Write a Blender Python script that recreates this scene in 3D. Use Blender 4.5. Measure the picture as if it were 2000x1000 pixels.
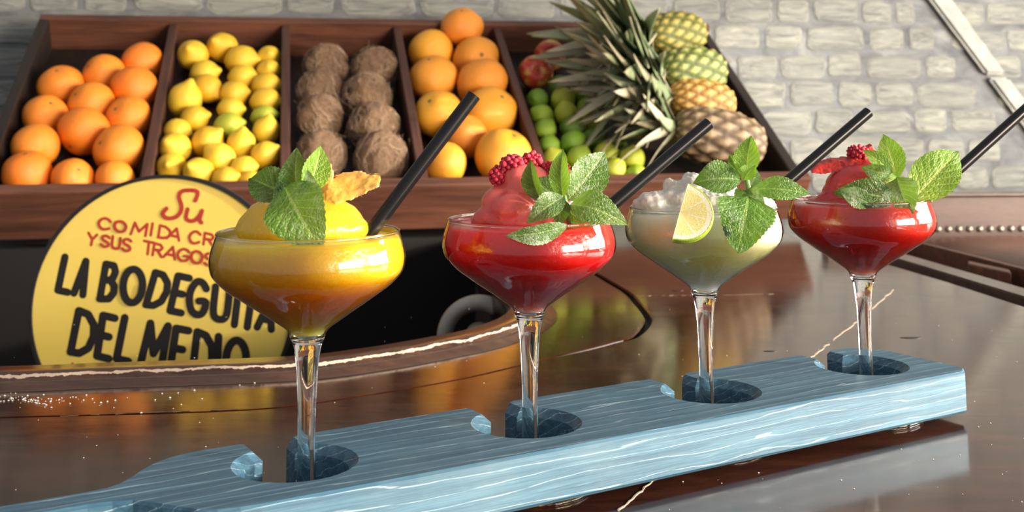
import bpy, bmesh, math, random
from mathutils import Vector, Matrix, noise
R = math.radians
scene = bpy.context.scene
for o in list(bpy.data.objects): bpy.data.objects.remove(o, do_unlink=True)
col = scene.collection

# ------------------------------------------------------------------ camera
FPX, PITCH, ROLL, CAMH, CX, CY = 2119.126, R(5.267), R(0.3062), 0.21639, 1000.49, 34.13
cam = bpy.data.cameras.new('camera'); camo = bpy.data.objects.new('camera', cam); col.objects.link(camo)
cam.sensor_width = 36; cam.lens = FPX/2000*36; cam.shift_x = -(CX-1000)/2000; cam.shift_y = -(500-CY)/2000
cam.clip_start = .01; cam.clip_end = 50
camo.matrix_world = Matrix.Translation((0, 0, CAMH)) @ Matrix.Rotation(R(90)+PITCH, 4, 'X') @ Matrix.Rotation(-ROLL, 4, 'Z')
cam.dof.use_dof = True; cam.dof.focus_distance = .68; cam.dof.aperture_fstop = cam.lens/2.7
scene.camera = camo
# ------------------------------------------------------------------ world, sun, window light, added fill, exposure
world = bpy.data.worlds.new('world'); scene.world = world; world.use_nodes = True
world.node_tree.nodes['Background'].inputs[0].default_value = (.92, .94, 1, 1)
world.node_tree.nodes['Background'].inputs[1].default_value = .36
def area(name, loc, target, sx, sy, power, color):
    l = bpy.data.lights.new(name, 'AREA'); l.shape = 'RECTANGLE'; l.size = sx; l.size_y = sy; l.energy = power; l.color = color
    o = bpy.data.objects.new(name, l); col.objects.link(o); o.location = loc
    o.rotation_euler = (Vector(target)-Vector(loc)).to_track_quat('-Z', 'Y').to_euler(); return o
area('window_daylight', (2.78, 1.15, .47), (0, 1.15, .15), 1.7, .95, 120, (1, .95, .86))
area('right_front_fill', (2.7, -1.0, .42), (0, 1.0, .15), 1.7, .95, 170, (1, .84, .66))  # added warm fill to brighten drinks and fruit; stands for no known window
sun = bpy.data.lights.new('sun', 'SUN'); sun.energy = 3.2; sun.angle = R(1.5); sun.color = (1, .92, .78)
suno = bpy.data.objects.new('sun', sun); col.objects.link(suno)
suno.rotation_euler = Vector((-.95, .20, -.20)).to_track_quat('-Z', 'Y').to_euler()
scene.view_settings.view_transform = 'Standard'; scene.view_settings.look = 'None'
scene.view_settings.gamma = 1; scene.view_settings.use_curve_mapping = False
scene.view_settings.exposure = 0.38

# ------------------------------------------------------------------ helpers
CAM = Vector((0, 0, CAMH))
def ray(x, y):
    a = x-CX; b = CY-y; c, s = math.cos(ROLL), math.sin(ROLL)
    u = (c*a+s*b)/FPX; v = (-s*a+c*b)/FPX
    return Vector((u, math.cos(PITCH)-v*math.sin(PITCH), math.sin(PITCH)+v*math.cos(PITCH)))
def at(x, y, Y): r = ray(x, y); return CAM+r*(Y/r.y)
def onz(x, y, z=0): r = ray(x, y); return CAM+r*((z-CAMH)/r.z)
def onplane(x, y, p0, n): r = ray(x, y); return CAM+r*((p0-CAM).dot(n)/r.dot(n))
def proj(P):
    d = P-CAM; f = d.y*math.cos(PITCH)+d.z*math.sin(PITCH); u = -d.y*math.sin(PITCH)+d.z*math.cos(PITCH)
    X, Y = FPX*d.x/f, FPX*u/f; c, s = math.cos(ROLL), math.sin(ROLL)
    return CX+c*X-s*Y, CY-(s*X+c*Y)
def mesh(name, verts, faces, mats=None, smooth=False, uvs=None, fm=None):
    m = bpy.data.meshes.new(name); m.from_pydata([tuple(v) for v in verts], [], faces); m.update()
    if mats:
        for k in (mats if isinstance(mats, (list, tuple)) else [mats]): m.materials.append(k)
    if smooth: m.polygons.foreach_set('use_smooth', [True]*len(m.polygons))
    if uvs:
        l = m.uv_layers.new(name='uv')
        for lp in m.loops: l.data[lp.index].uv = uvs[lp.vertex_index]
    if fm: m.polygons.foreach_set('material_index', fm)
    return m
def put(name, m, parent=None, loc=None, **tags):
    o = bpy.data.objects.new(name, m); col.objects.link(o)
    if parent: o.parent = parent
    if loc is not None: o.location = loc
    for k, v in tags.items(): o[k] = v
    return o
def thing(name, label, cat, loc=(0, 0, 0), group=None):
    o = put(name, None, None, loc, label=label, category=cat)
    if group: o['group'] = group
    return o
def shift(vs, o): o = Vector(o); return [Vector(v)-o for v in vs]
def frombm(name, bm, mats, smooth=False):
    m = bpy.data.meshes.new(name); bm.to_mesh(m); bm.free()
    for k in (mats if isinstance(mats, (list, tuple)) else [mats]): m.materials.append(k)
    if smooth: m.polygons.foreach_set('use_smooth', [True]*len(m.polygons))
    return m
def boxm(name, o, ax, ay, az, mat, bev=.002, org=(0, 0, 0)):
    """box from corner o with edge vectors ax, ay, az; bevelled"""
    bm = bmesh.new(); o = Vector(o)-Vector(org); vs = []
    for k in (0, 1):
        for j in (0, 1):
            for i in (0, 1): vs.append(bm.verts.new(o+Vector(ax)*i+Vector(ay)*j+Vector(az)*k))
    for f in ((0, 2, 3, 1), (4, 5, 7, 6), (0, 1, 5, 4), (2, 6, 7, 3), (0, 4, 6, 2), (1, 3, 7, 5)): bm.faces.new([vs[i] for i in f])
    bmesh.ops.recalc_face_normals(bm, faces=bm.faces)
    if bev: bmesh.ops.bevel(bm, geom=bm.edges[:], offset=bev, segments=2, profile=.5, affect='EDGES')
    return frombm(name, bm, mat)
def lathe(name, prof, mat, n=64, wob=None):
    vs, fs = [], []
    for r, z in prof:
        for k in range(n):
            a = 2*math.pi*k/n; vs.append((r*math.cos(a), r*math.sin(a), z))
    for i in range(len(prof)-1):
        for k in range(n):
            fs.append((i*n+k, i*n+(k+1) % n, (i+1)*n+(k+1) % n, (i+1)*n+k))
    m = mesh(name, vs, fs, mat, True)
    bm = bmesh.new(); bm.from_mesh(m); bmesh.ops.remove_doubles(bm, verts=bm.verts, dist=1e-6)
    bmesh.ops.recalc_face_normals(bm, faces=bm.faces); bm.to_mesh(m); bm.free(); return m
def tube(pts, r, n=8, cap=True):
    """verts, faces of a tube along pts; r number or list"""
    vs, fs = [], []; pts = [Vector(p) for p in pts]; up = None
    for i, p in enumerate(pts):
        t = (pts[min(i+1, len(pts)-1)]-pts[max(i-1, 0)]).normalized()
        if up is None: up = t.orthogonal().normalized()
        up = (up-t*up.dot(t)).normalized(); b = t.cross(up); rr = r[i] if isinstance(r, (list, tuple)) else r
        for k in range(n): a = 2*math.pi*k/n; vs.append(p+(up*math.cos(a)+b*math.sin(a))*rr)
    for i in range(len(pts)-1):
        for k in range(n): fs.append((i*n+k, i*n+(k+1) % n, (i+1)*n+(k+1) % n, (i+1)*n+k))
    if cap: fs.append(tuple(range(n-1, -1, -1))); fs.append(tuple((len(pts)-1)*n+k for k in range(n)))
    return vs, fs
def smoothpath(pts, sub=6):
    pts = [Vector(p) for p in pts]; out = []
    for i in range(len(pts)-1):
        a, b, c, d = pts[max(i-1, 0)], pts[i], pts[i+1], pts[min(i+2, len(pts)-1)]
        for k in range(sub):
            t = k/sub; out.append(.5*((2*b)+(c-a)*t+(2*a-5*b+4*c-d)*t*t+(3*b-a-3*c+d)*t**3))
    out.append(pts[-1]); return out

# ------------------------------------------------------------------ materials
class N:
    def __init__(s, name):
        s.m = bpy.data.materials.new(name); s.m.use_nodes = True; s.t = s.m.node_tree; s.n = s.t.nodes; s.b = s.n['Principled BSDF']
    def a(s, typ, ins=None, **kw):
        x = s.n.new(typ)
        for k, v in kw.items(): setattr(x, k, v)
        for k, v in (ins or {}).items(): s.set(x.inputs[k], v)
        return x
    def set(s, sock, v):
        if isinstance(v, bpy.types.NodeSocket): s.t.links.new(v, sock)
        elif isinstance(v, tuple) and len(v) == 3 and sock.type == 'RGBA': sock.default_value = (*v, 1)
        else: sock.default_value = v
    def P(s, **kw):
        for k, v in kw.items(): s.set(s.b.inputs[k.replace('_', ' ')], v)
        return s.m
    def co(s, which='Object', scale=(1, 1, 1), rot=(0, 0, 0)):
        c = s.a('ShaderNodeTexCoord'); m = s.a('ShaderNodeMapping', {'Vector': c.outputs[which], 'Scale': scale, 'Rotation': rot}); return m.outputs[0]
    def noise(s, vec, scale, detail=4, rough=.6, dist=0):
        return s.a('ShaderNodeTexNoise', {'Vector': vec, 'Scale': scale, 'Detail': detail, 'Roughness': rough, 'Distortion': dist}).outputs['Fac']
    def ramp(s, fac, *stops):
        r = s.a('ShaderNodeValToRGB', {'Fac': fac}); e = r.color_ramp.elements
        while len(e) < len(stops): e.new(.5)
        for k, (p, c) in enumerate(stops): e[k].position = p; e[k].color = (*c, 1) if isinstance(c, tuple) else (c, c, c, 1)
        return r.outputs['Color']
    def mix(s, f, a, b, mode='MIX'):
        x = s.a('ShaderNodeMix', data_type='RGBA', blend_type=mode); s.set(x.inputs[0], f); s.set(x.inputs[6], a); s.set(x.inputs[7], b); return x.outputs[2]
    def math(s, op, a, b=0., c=0.):
        x = s.a('ShaderNodeMath', operation=op); s.set(x.inputs[0], a); s.set(x.inputs[1], b); s.set(x.inputs[2], c); return x.outputs[0]
    def bump(s, h, strength=.3, dist=.001):
        return s.a('ShaderNodeBump', {'Height': h, 'Strength': strength, 'Distance': dist}).outputs[0]
def wood(name, dark, light, rot=(0, 0, 0), sc=(1, 1, 1), rough=.45, scale=30, bump=.2, coat=0):
    n = N(name); v = n.co('Object', sc, rot); f = n.noise(v, scale, 6, .65, .6); g = n.noise(v, scale*4, 3)
    f = n.math('ADD', n.math('MULTIPLY', f, .75), n.math('MULTIPLY', g, .25))
    return n.P(Base_Color=n.ramp(f, (.3, dark), (.7, light)), Roughness=rough, Normal=n.bump(f, bump, .001), Coat_Weight=coat, Coat_Roughness=.08)
def plain(name, c, rough=.5, **kw):
    n = N(name); v = n.co('Object'); f = n.noise(v, 60, 4); d = tuple(x*.8 for x in c)
    return n.P(Base_Color=n.ramp(f, (.3, d), (.7, c)), Roughness=rough, Normal=n.bump(f, .1, .0006), **kw)
def fruitmat(name, c1, c2, c3=None, rough=.38, spot=0, sss=.08, bscale=900, coat=.1):
    n = N(name); v = n.co('Object'); oi = n.a('ShaderNodeObjectInfo').outputs['Random']
    f = n.noise(v, 35, 4); c = n.ramp(f, (.3, c1), (.7, c2))
    if c3: c = n.mix(n.ramp(oi, (.35, 0.), (.95, .8)), c, c3)
    pores = n.a('ShaderNodeTexVoronoi', {'Vector': v, 'Scale': bscale*.5}).outputs['Distance']
    return n.P(Base_Color=c, Roughness=rough, Normal=n.bump(pores, .35, .0008), Subsurface_Weight=sss, Subsurface_Radius=(.02, .01, .003), Coat_Weight=coat, Coat_Roughness=.3)

# local axes of the tray (its slope), board and wall
PHI = R(12.18)
U = Vector((math.cos(PHI), math.sin(PHI), 0))
V = Vector((-.17445, .80820, .56247)).normalized(); W = U.cross(V).normalized()
P0 = Vector((-.60682, 1.8, .11445))
TH = R(30.565); S = Vector((math.cos(TH), math.sin(TH), 0)); T = Vector((math.sin(TH), -math.cos(TH), 0)); OB = Vector((-.11729, .59495, 0))
TRAYROT = Matrix((U, V, W)).transposed().to_euler()

M = {}
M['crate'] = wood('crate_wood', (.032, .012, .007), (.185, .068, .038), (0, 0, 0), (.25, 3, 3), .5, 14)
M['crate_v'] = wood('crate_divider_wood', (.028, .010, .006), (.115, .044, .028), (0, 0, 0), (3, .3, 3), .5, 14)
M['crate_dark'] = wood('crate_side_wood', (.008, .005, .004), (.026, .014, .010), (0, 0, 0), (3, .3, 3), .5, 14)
M['black'] = plain('black_recess', (.003, .003, .003), .6)

# ------------------------------------------------------------------ wall of painted stones
WN = Vector((math.sin(PHI), -math.cos(PHI), 0)); WP = P0-WN*.60
def wpt(a, z, d=0): return Vector((WP.x, WP.y, 0))+U*a+WN*d+Vector((0, 0, z))
def wuv(x, y): q = onplane(x, y, WP, WN)-Vector((WP.x, WP.y, 0)); return q.dot(U), q.z
def stone_mat():
    n = N('painted_stone'); v = n.co('Object', (1, 1, 1)); oi = n.a('ShaderNodeObjectInfo')
    vv = n.a('ShaderNodeVectorMath', {0: v, 1: n.a('ShaderNodeCombineXYZ', {0: n.math('MULTIPLY', oi.outputs['Random'], 40), 1: n.math('MULTIPLY', oi.outputs['Random'], 17)}).outputs[0]}, operation='ADD').outputs[0]
    m1 = n.a('ShaderNodeMapping', {'Vector': vv, 'Scale': (.8, 1, 2.6)}).outputs[0]
    f = n.noise(m1, 1.6, 6, .65, 1.2)
    c = n.ramp(f, (.28, (.09, .092, .095)), (.46, (.23, .23, .205)), (.60, (.31, .31, .265)), (.80, (.46, .46, .39)))
    c = n.mix(n.math('MULTIPLY', oi.outputs['Random'], .35), c, (.12, .125, .13))
    return n.P(Base_Color=c, Roughness=.75, Normal=n.bump(f, .5, .01))
M['stone'] = stone_mat()
def joint_mat():
    n = N('painted_joint'); v = n.co('Object', (1, 1, 2)); f = n.noise(v, 9, 6, .65, .8)
    return n.P(Base_Color=n.ramp(f, (.3, (.08, .083, .09)), (.55, (.165, .17, .175)), (.75, (.29, .29, .27))), Roughness=.8, Normal=n.bump(f, .5, .01))
M['joint'] = joint_mat()
wall = put('wall_back', mesh('wall_back', [wpt(-2.6, -1, 0), wpt(3.2, -1, 0), wpt(3.2, 2.2, 0), wpt(-2.6, 2.2, 0), wpt(-2.6, -1, -.1), wpt(3.2, -1, -.1), wpt(3.2, 2.2, -.1), wpt(-2.6, 2.2, -.1)],
           [(0, 1, 2, 3), (5, 4, 7, 6), (4, 5, 1, 0), (3, 2, 6, 7), (4, 0, 3, 7), (1, 5, 6, 2)], M['joint']), kind='structure')
wall['label'] = 'back wall painted as pale grey stone blocks'
def pillow(seed):
    rnd = random.Random(seed); vs = []; n = 14
    for ring, (s, h) in enumerate(((1, 0), (.965, .55), (.80, 1))):
        for k in range(n):
            a = 2*math.pi*k/n+.2; c, q = math.cos(a), math.sin(a); p = .36
            x = math.copysign(abs(c)**p, c)*s*.5; z = math.copysign(abs(q)**p, q)*(s if ring == 0 else s*.97)*.5
            r2 = random.Random(seed*97+k); x *= 1+r2.uniform(-.07, .03); z *= 1+r2.uniform(-.12, .04)
            vs.append((x, -h, z))
    fs = []
    for i in range(2):
        for k in range(n): fs.append((i*n+k, (i+1)*n+k, (i+1)*n+(k+1) % n, i*n+(k+1) % n))
    fs.append(tuple(2*n+k for k in range(n))[::-1])
    m = mesh('stone', vs, fs, M['stone'], True); return m
pil = [pillow(i+3) for i in range(7)]
b0, b1 = wuv(1808, 0), wuv(2000, 256); c0, c1 = wuv(1852, 0), wuv(2000, 205)
def lin(p, q, z): return p[0]+(q[0]-p[0])*(z-p[1])/(q[1]-p[1])
rnd = random.Random(5); far = []
for k in range(-1, 24):
    z0 = .025+.07*k; z1 = z0+.07; zc = (z0+z1)/2
    bl = lin(b0, b1, zc)-.055; br = lin(c0, c1, zc)+.02
    for seg in ((-1.0, bl), (br, br+.9)):
        a = seg[0]-rnd.uniform(0, .1)
        if seg[0] > 0 and seg[0] > 3: continue
        while a < seg[1]:
            w = rnd.uniform(.095, .185)
            if a+w > seg[1]-.04: w = seg[1]-a
            if w < .05: break
            cx_, cz = a+w/2, zc+rnd.uniform(-.004, .004); hh = .07-rnd.uniform(.005, .012); ww = w-rnd.uniform(.006, .013)
            px, py = proj(wpt(cx_, cz))
            m = rnd.choice(pil); sc = (ww, rnd.uniform(.002, .0045), hh); tilt = rnd.uniform(-.02, .02)
            if -120 < px < 2120 and py > -40 and py < 520:
                o = put('stone', m, wall, wpt(cx_, cz, .0005)); o.scale = sc; o.rotation_euler = (0, tilt, PHI)
            elif k < 20: far.append((m, cx_, cz, sc))
            a += w
fv, ff = [], []
for m, a, z, sc in far:
    b = len(fv); fv += [wpt(a+v.co.x*sc[0], z+v.co.z*sc[2], .0005-v.co.y*sc[1]) for v in m.vertices]
    ff += [tuple(b+i for i in p.vertices) for p in m.polygons]
put('far_stones', mesh('far_stones', fv, ff, M['stone'], True), wall, kind='stuff')
def vouss():
    ts = [-1.1, -.55, -.1, .59, 1.15, 1.8]
    for t0, t1 in zip(ts[:-1], ts[1:]):
        t1 -= .02; q = []
        for t in (t0, t1):
            l = Vector((b0[0]+(b1[0]-b0[0])*t, 0, b0[1]+(b1[1]-b0[1])*t)); z = l.z; rr = lin(c0, c1, z)
            q.append((l.x, z)); q.append((rr, z))
        vs = [wpt(a, z, d) for d in (0, .022) for a, z in q]
        bm = bmesh.new(); bv = [bm.verts.new(v) for v in vs]
        for f in ((4, 5, 7, 6), (0, 4, 6, 2), (1, 3, 7, 5), (0, 1, 5, 4), (2, 6, 7, 3), (0, 2, 3, 1)): bm.faces.new([bv[i] for i in f])
        bmesh.ops.recalc_face_normals(bm, faces=bm.faces); bmesh.ops.bevel(bm, geom=bm.edges[:], offset=.007, segments=2, affect='EDGES')
        put('arch_stone', frombm('arch_stone', bm, M['joint2']), wall)
n = N('pale_arch_stone'); f = n.noise(n.co('Object'), 14, 6, .6, .5)
M['joint2'] = n.P(Base_Color=n.ramp(f, (.3, (.24, .243, .23)), (.55, (.38, .38, .34)), (.7, (.58, .58, .51))), Roughness=.75, Normal=n.bump(f, .4, .008))
vouss()

# room shell out of view: floor, right wall with the window the daylight comes through
M['floor'] = plain('floor_tile', (.10, .085, .07), .5)
put('floor', mesh('floor', [(-3, -2, -1), (4, -2, -1), (4, 4, -1), (-3, 4, -1)], [(0, 1, 2, 3)], M['floor']), kind='structure')
M['plaster'] = plain('plaster', (.42, .38, .32), .8)
def wallpiece(y0, y1, z0, z1): return [(3.0, y0, z0), (3.0, y1, z0), (3.0, y1, z1), (3.0, y0, z1), (3.1, y0, z0), (3.1, y1, z0), (3.1, y1, z1), (3.1, y0, z1)]
fv, ff = [], []
for q in ((-2.6, -2.3, -1, 2.2), (2.3, 3.2, -1, 2.2), (-2.3, 2.3, -1, -.06), (-2.3, 2.3, .98, 2.2)):  # opening shaped for light: long for the added fill, low head shades left wall
    b = len(fv); fv += wallpiece(*q); ff += [tuple(b+i for i in f) for f in ((0, 3, 2, 1), (4, 5, 6, 7), (0, 1, 5, 4), (3, 7, 6, 2), (0, 4, 7, 3), (1, 2, 6, 5))]
put('wall_right', mesh('wall_right', fv, ff, M['plaster']), kind='structure')
M['frame'] = plain('window_paint', (.05, .035, .025), .5)
wf = put('window_1', None, loc=(2.95, 1.1, .2), kind='structure')
for y in (-2.3, -1.6, -.9, -.2, .5, 1.1, 1.7, 2.265): put('mullion', boxm('mullion', (3.0, y, -.06), (.03, 0, 0), (0, .035, 0), (0, 0, 1.04), M['frame'], .003, (2.95, 1.1, .2)), wf)
for z in (-.06, .45, .95): put('glazing_bar', boxm('glazing_bar', (3.001, -2.3, z), (.028, 0, 0), (0, 4.6, 0), (0, 0, .03), M['frame'], .003, (2.95, 1.1, .2)), wf)

# ------------------------------------------------------------------ bar counter with the well
def counter_mat():
    n = N('varnished_counter'); v = n.co('Object', (1, 5, 1), (0, 0, R(12))); f = n.noise(v, 9, 7, .65, .8); v2 = n.co('Object')
    g = n.noise(v2, 3.5, 5, .6); s = n.noise(v2, 400, 2); sm = n.noise(v2, 22, 6, .7)
    c = n.ramp(n.math('ADD', n.math('MULTIPLY', f, .7), n.math('MULTIPLY', g, .3)), (.32, (.020, .005, .003)), (.55, (.055, .016, .008)), (.75, (.11, .036, .016)))
    r = n.math('ADD', n.math('MULTIPLY', n.ramp(sm, (.4, 0.), (.75, 1.)), .10), .10)
    h = n.math('ADD', n.math('MULTIPLY', f, .5), n.math('MULTIPLY', s, .04))
    return n.P(Base_Color=c, Roughness=r, Specular_IOR_Level=.22, Normal=n.bump(h, .08, .002), Coat_Weight=.34, Coat_IOR=1.45, Coat_Roughness=.09)
M['counter'] = counter_mat()
ctr = thing('bar_counter', 'dark red-brown varnished wooden bar counter curving round a black well', 'counter', (.1, .9, -.05))
well = [(-1.5, .86), (-.9, .90), (-.434, .939), (-.354, .950), (-.199, .971), (-.14, 1.002), (-.11, 1.025), (-.08, 1.053), (-.052, 1.081), (-.023, 1.131), (-.009, 1.175), (-.004, 1.217), (-.008, 1.268), (-.017, 1.325), (-.035, 1.5), (-.06, 1.74), (-.075, 2.3)]
groove = [(-1.5, .75), (-.9, .78), (-.376, .817), (-.2, .834), (-.13, .866), (-.044, .927), (.03, 1.002), (.07, 1.042), (.097, 1.072), (.118, 1.101), (.138, 1.174), (.142, 1.218), (.140, 1.30), (.136, 1.37), (.115, 1.5), (.08, 1.74), (.07, 2.3)]
well = smoothpath([(x, y, 0) for x, y in well], 4); groove = smoothpath([(x, y, 0) for x, y in groove], 4)
rightedge = smoothpath([(.09, 1.76, 0)], 1)
def slab(name, loop, z1, z0, mat, bev=.0015):
    bm = bmesh.new(); top = [bm.verts.new((p[0]-.1, p[1]-.9, z1+.05)) for p in loop]
    f = bm.faces.new(top); ex = bmesh.ops.extrude_face_region(bm, geom=[f])
    for e in ex['geom']:
        if isinstance(e, bmesh.types.BMVert): e.co.z = z0+.05
    bmesh.ops.recalc_face_normals(bm, faces=bm.faces)
    if bev:
        ed = [e for e in bm.edges if abs(e.verts[0].co.z-(z1+.05)) < 1e-6 and abs(e.verts[1].co.z-(z1+.05)) < 1e-6]
        bmesh.ops.bevel(bm, geom=ed, offset=bev, segments=2, affect='EDGES')
    bmesh.ops.triangulate(bm, faces=[f for f in bm.faces if len(f.verts) > 4])
    return frombm(name, bm, mat)
gout = []
for i, p in enumerate(groove):
    t = (groove[min(i+1, len(groove)-1)]-groove[max(i-1, 0)]).normalized(); nrm = Vector((t.y, -t.x, 0)); k = max(0, min(1, (p.y-1.0)/.15))
    gout.append(p+nrm*(.0012+.0065*k))
put('edge_band', slab('edge_band', well+groove[::-1], 0, -.04, M['counter']), ctr)
right = [(.50, 2.06), (.545, 1.62), (.565, 1.44), (.578, 1.247), (.60, .9), (.62, .1), (-1.5, .1)]
put('counter_top', slab('counter_top', gout+[(.46, 2.3)]+right, 0, -.04, M['counter']), ctr)
put('groove_bed', mesh('groove_bed', shift([(p.x, p.y, -.012) for p in groove]+[(p.x, p.y, -.012) for p in gout], (.1, .9, -.05)), [(i, i+1, len(groove)+i+1, len(groove)+i) for i in range(len(groove)-1)], M['black']), ctr)
def lip_mat():
    n = N('worn_lip'); uv = n.a('ShaderNodeTexCoord').outputs['UV']; sx = n.a('ShaderNodeSeparateXYZ', {0: uv}); v = n.co('Object')
    nz = n.noise(v, 160, 4, .7); nz2 = n.noise(v, 26, 3, .6)
    d = n.math('ABSOLUTE', n.math('SUBTRACT', n.math('ADD', sx.outputs[1], n.math('MULTIPLY', n.math('SUBTRACT', nz2, .5), .16)), .56))
    wear = n.math('LESS_THAN', n.math('ADD', d, n.math('MULTIPLY', nz, .10)), .075)
    wear = n.math('MULTIPLY', wear, n.ramp(n.noise(v, 9, 3), (.32, 0.), (.42, 1.)))
    c = n.mix(wear, n.ramp(n.noise(n.co('Object', (1, 4, 4)), 20, 5), (.3, (.035, .012, .007)), (.7, (.10, .04, .018))), (.62, .48, .36))
    return n.P(Base_Color=c, Roughness=n.math('ADD', n.math('MULTIPLY', wear, .3), .2), Normal=n.bump(nz, .25, .001), Coat_Weight=.3, Coat_Roughness=.12)
prof = [(0, -.03, 0), (0, .0085, .1), (.0015, .010, .15), (.022, .010, .42), (.0265, .0098, .5), (.029, .0082, .56), (.0302, .0055, .62), (.033, .0042, .68), (.037, .0052, .74), (.041, .0038, .8), (.046, .0012, .88), (.052, .0002, 1)]
vs, fs, uv = [], [], []
for i, p in enumerate(well):
    t = (well[min(i+1, len(well)-1)]-well[max(i-1, 0)]).normalized(); nrm = Vector((t.y, -t.x, 0))
    for d, z, q in prof: vs.append(p+nrm*d+Vector((0, 0, z))); uv.append((i*.1, q))
for i in range(len(well)-1):
    for k in range(len(prof)-1): a = i*len(prof)+k; fs.append((a, a+1, a+1+len(prof), a+len(prof)))
lm = mesh('lip', shift(vs, (.1, .9, -.05)), fs, lip_mat(), True, uv); bm = bmesh.new(); bm.from_mesh(lm); bmesh.ops.recalc_face_normals(bm, faces=bm.faces); bm.to_mesh(lm); bm.free()
lip = put('raised_lip', lm, ctr, label='raised inner lip with a pale worn edge')
# counter body and well walls
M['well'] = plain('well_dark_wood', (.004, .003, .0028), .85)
wallv = [(p.x, p.y, -.04) for p in well]+[(p.x, p.y, -.215) for p in well]
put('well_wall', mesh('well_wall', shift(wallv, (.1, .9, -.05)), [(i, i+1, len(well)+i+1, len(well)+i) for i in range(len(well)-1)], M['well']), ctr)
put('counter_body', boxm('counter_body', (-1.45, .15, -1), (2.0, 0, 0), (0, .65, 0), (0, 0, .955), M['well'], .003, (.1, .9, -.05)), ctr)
M['metal'] = plain('dull_work_surface', (.02, .018, .016), .4, Metallic=.3)
put('work_surface', boxm('work_surface', (-1.6, .86, -.232), (1.62, 0, 0), (0, 1.05, 0), (0, 0, .02), M['metal'], .002), None,
    label='dark work surface down in the black well behind the bar', category='counter')
# pale cracks in the varnish and small dents
M['crack'] = plain('pale_crack_filler', (.55, .42, .30), .6)
M['seam'] = plain('worn_seam', (.14, .085, .045), .5)
def crack(pts, w, seed):
    r = random.Random(seed); P = [onz(x, y, 0) for x, y in pts]; sub = []
    for a, b in zip(P[:-1], P[1:]):
        for k in range(10): sub.append(a.lerp(b, k/10)+Vector((r.uniform(-.0012, .0012), r.uniform(-.0012, .0012), 0)))
    vs, fs = [], []
    for i in range(len(sub)-1):
        if r.random() < .18: continue
        a, b = sub[i], sub[i+1]; t = (b-a).normalized(); q = Vector((-t.y, t.x, 0))*w*r.uniform(.4, 1.2); n0 = len(vs)
        vs += [a-q, a+q, b+q, b-q]; vs += [v+Vector((0, 0, .0004)) for v in vs[-4:]]
        fs += [tuple(n0+j for j in f) for f in ((4, 7, 6, 5), (0, 1, 5, 4), (1, 2, 6, 5), (2, 3, 7, 6), (3, 0, 4, 7))]
    put('crack', mesh('crack', shift(vs, (.1, .9, -.05)), fs, M['crack'] if w > .00045 else M['seam']), ctr, kind='stuff')
crack([(1585, 698), (1620, 670), (1665, 635), (1700, 606), (1750, 562)], .0007, 1)
crack([(1205, 1000), (1262, 950), (1330, 903)], .0005, 2)
crack([(1250, 578), (1330, 577), (1430, 576), (1530, 574)], .0004, 3)
crack([(120, 813), (300, 806), (480, 799)], .00035, 4)
M['dent'] = plain('dark_dent', (.004, .003, .003), .5)
for x, y, w in ((1780, 660, .010), (1325, 568, .006), (1505, 686, .006)):
    c = onz(x, y); vs = [c+Vector((w*math.cos(a)*(1+.2*math.sin(3*a)), w*.32*math.sin(a), .0003))-Vector((.1, .9, -.05)) for a in [i*math.pi/8 for i in range(16)]]
    put('dent', mesh('dent', vs+[v-Vector((0, 0, .001)) for v in vs], [tuple(range(16))]+[(i, i+16, (i+1) % 16+16, (i+1) % 16) for i in range(16)], M['dent']), ctr)
# sugar grains and drops on the counter
rnd = random.Random(11); vs, fs = [], []
def grain(p, r):
    b = len(vs); o = [(0, 0, 1), (1, 0, .3), (0, 1, .3), (-1, 0, .3), (0, -1, .3)]
    vs.extend([p+Vector(q)*r for q in o]); fs.extend([tuple(b+i for i in f) for f in ((0, 1, 2), (0, 2, 3), (0, 3, 4), (0, 4, 1), (1, 4, 3, 2))])
for i in range(90): grain(onz(rnd.gauss(60, 50), rnd.gauss(783, 6), 0), rnd.uniform(.0004, .0012))
for i in range(45):
    x = rnd.uniform(120, 850); y = 800-.125*(x)+rnd.gauss(0, 12)+(15 if x < 500 else 0); grain(onz(x, y, 0), rnd.uniform(.0005, .0014))
for i in range(160):
    x = rnd.uniform(0, 2000); y = rnd.uniform(600, 1000)
    grain(onz(x, y, 0), rnd.uniform(.0002, .0007))
vs2 = [(v, 0) for v in vs]
put('sugar_grains', mesh('sugar_grains', vs, fs, plain('sugar', (.85, .8, .72), .3)), None, kind='stuff', label='white sugar grains scattered over the dark counter', category='sugar')

# ------------------------------------------------------------------ bench, rails at the right end
M['rail'] = wood('grey_brown_rail', (.05, .035, .028), (.16, .12, .10), (0, 0, R(90)), (1, 5, 5), .35, 12, .15, .3)
M['rail_dark'] = wood('dark_rail', (.006, .004, .003), (.016, .009, .007), (0, 0, R(90)), (1, 5, 5), .4, 12, .1)
rl = thing('drain_rail', 'dark slotted wooden rail along the right end of the counter', 'rail', (.62, 1.5, -.06))
def strip(name, x0b, x1b, yb, x0f, x1f, yf, z0, z1, mat, parent, org):
    vs = [(x0b, yb, z1), (x1b, yb, z1), (x1f, yf, z1), (x0f, yf, z1), (x0b, yb, z0), (x1b, yb, z0), (x1f, yf, z0), (x0f, yf, z0)]
    bm = bmesh.new(); bv = [bm.verts.new(v) for v in shift(vs, org)]
    for f in ((0, 3, 2, 1), (4, 5, 6, 7), (0, 1, 5, 4), (1, 2, 6, 5), (2, 3, 7, 6), (3, 0, 4, 7)): bm.faces.new([bv[i] for i in f])
    bmesh.ops.recalc_face_normals(bm, faces=bm.faces); bmesh.ops.bevel(bm, geom=bm.edges[:], offset=.002, segments=2, affect='EDGES')
    return put(name, frombm(name, bm, mat), parent)
ro = (.62, 1.5, -.06)
strip('channel', .515, .692, 2.0, .605, .768, .98, -.07, -.041, M['rail_dark'], rl, ro)
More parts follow.
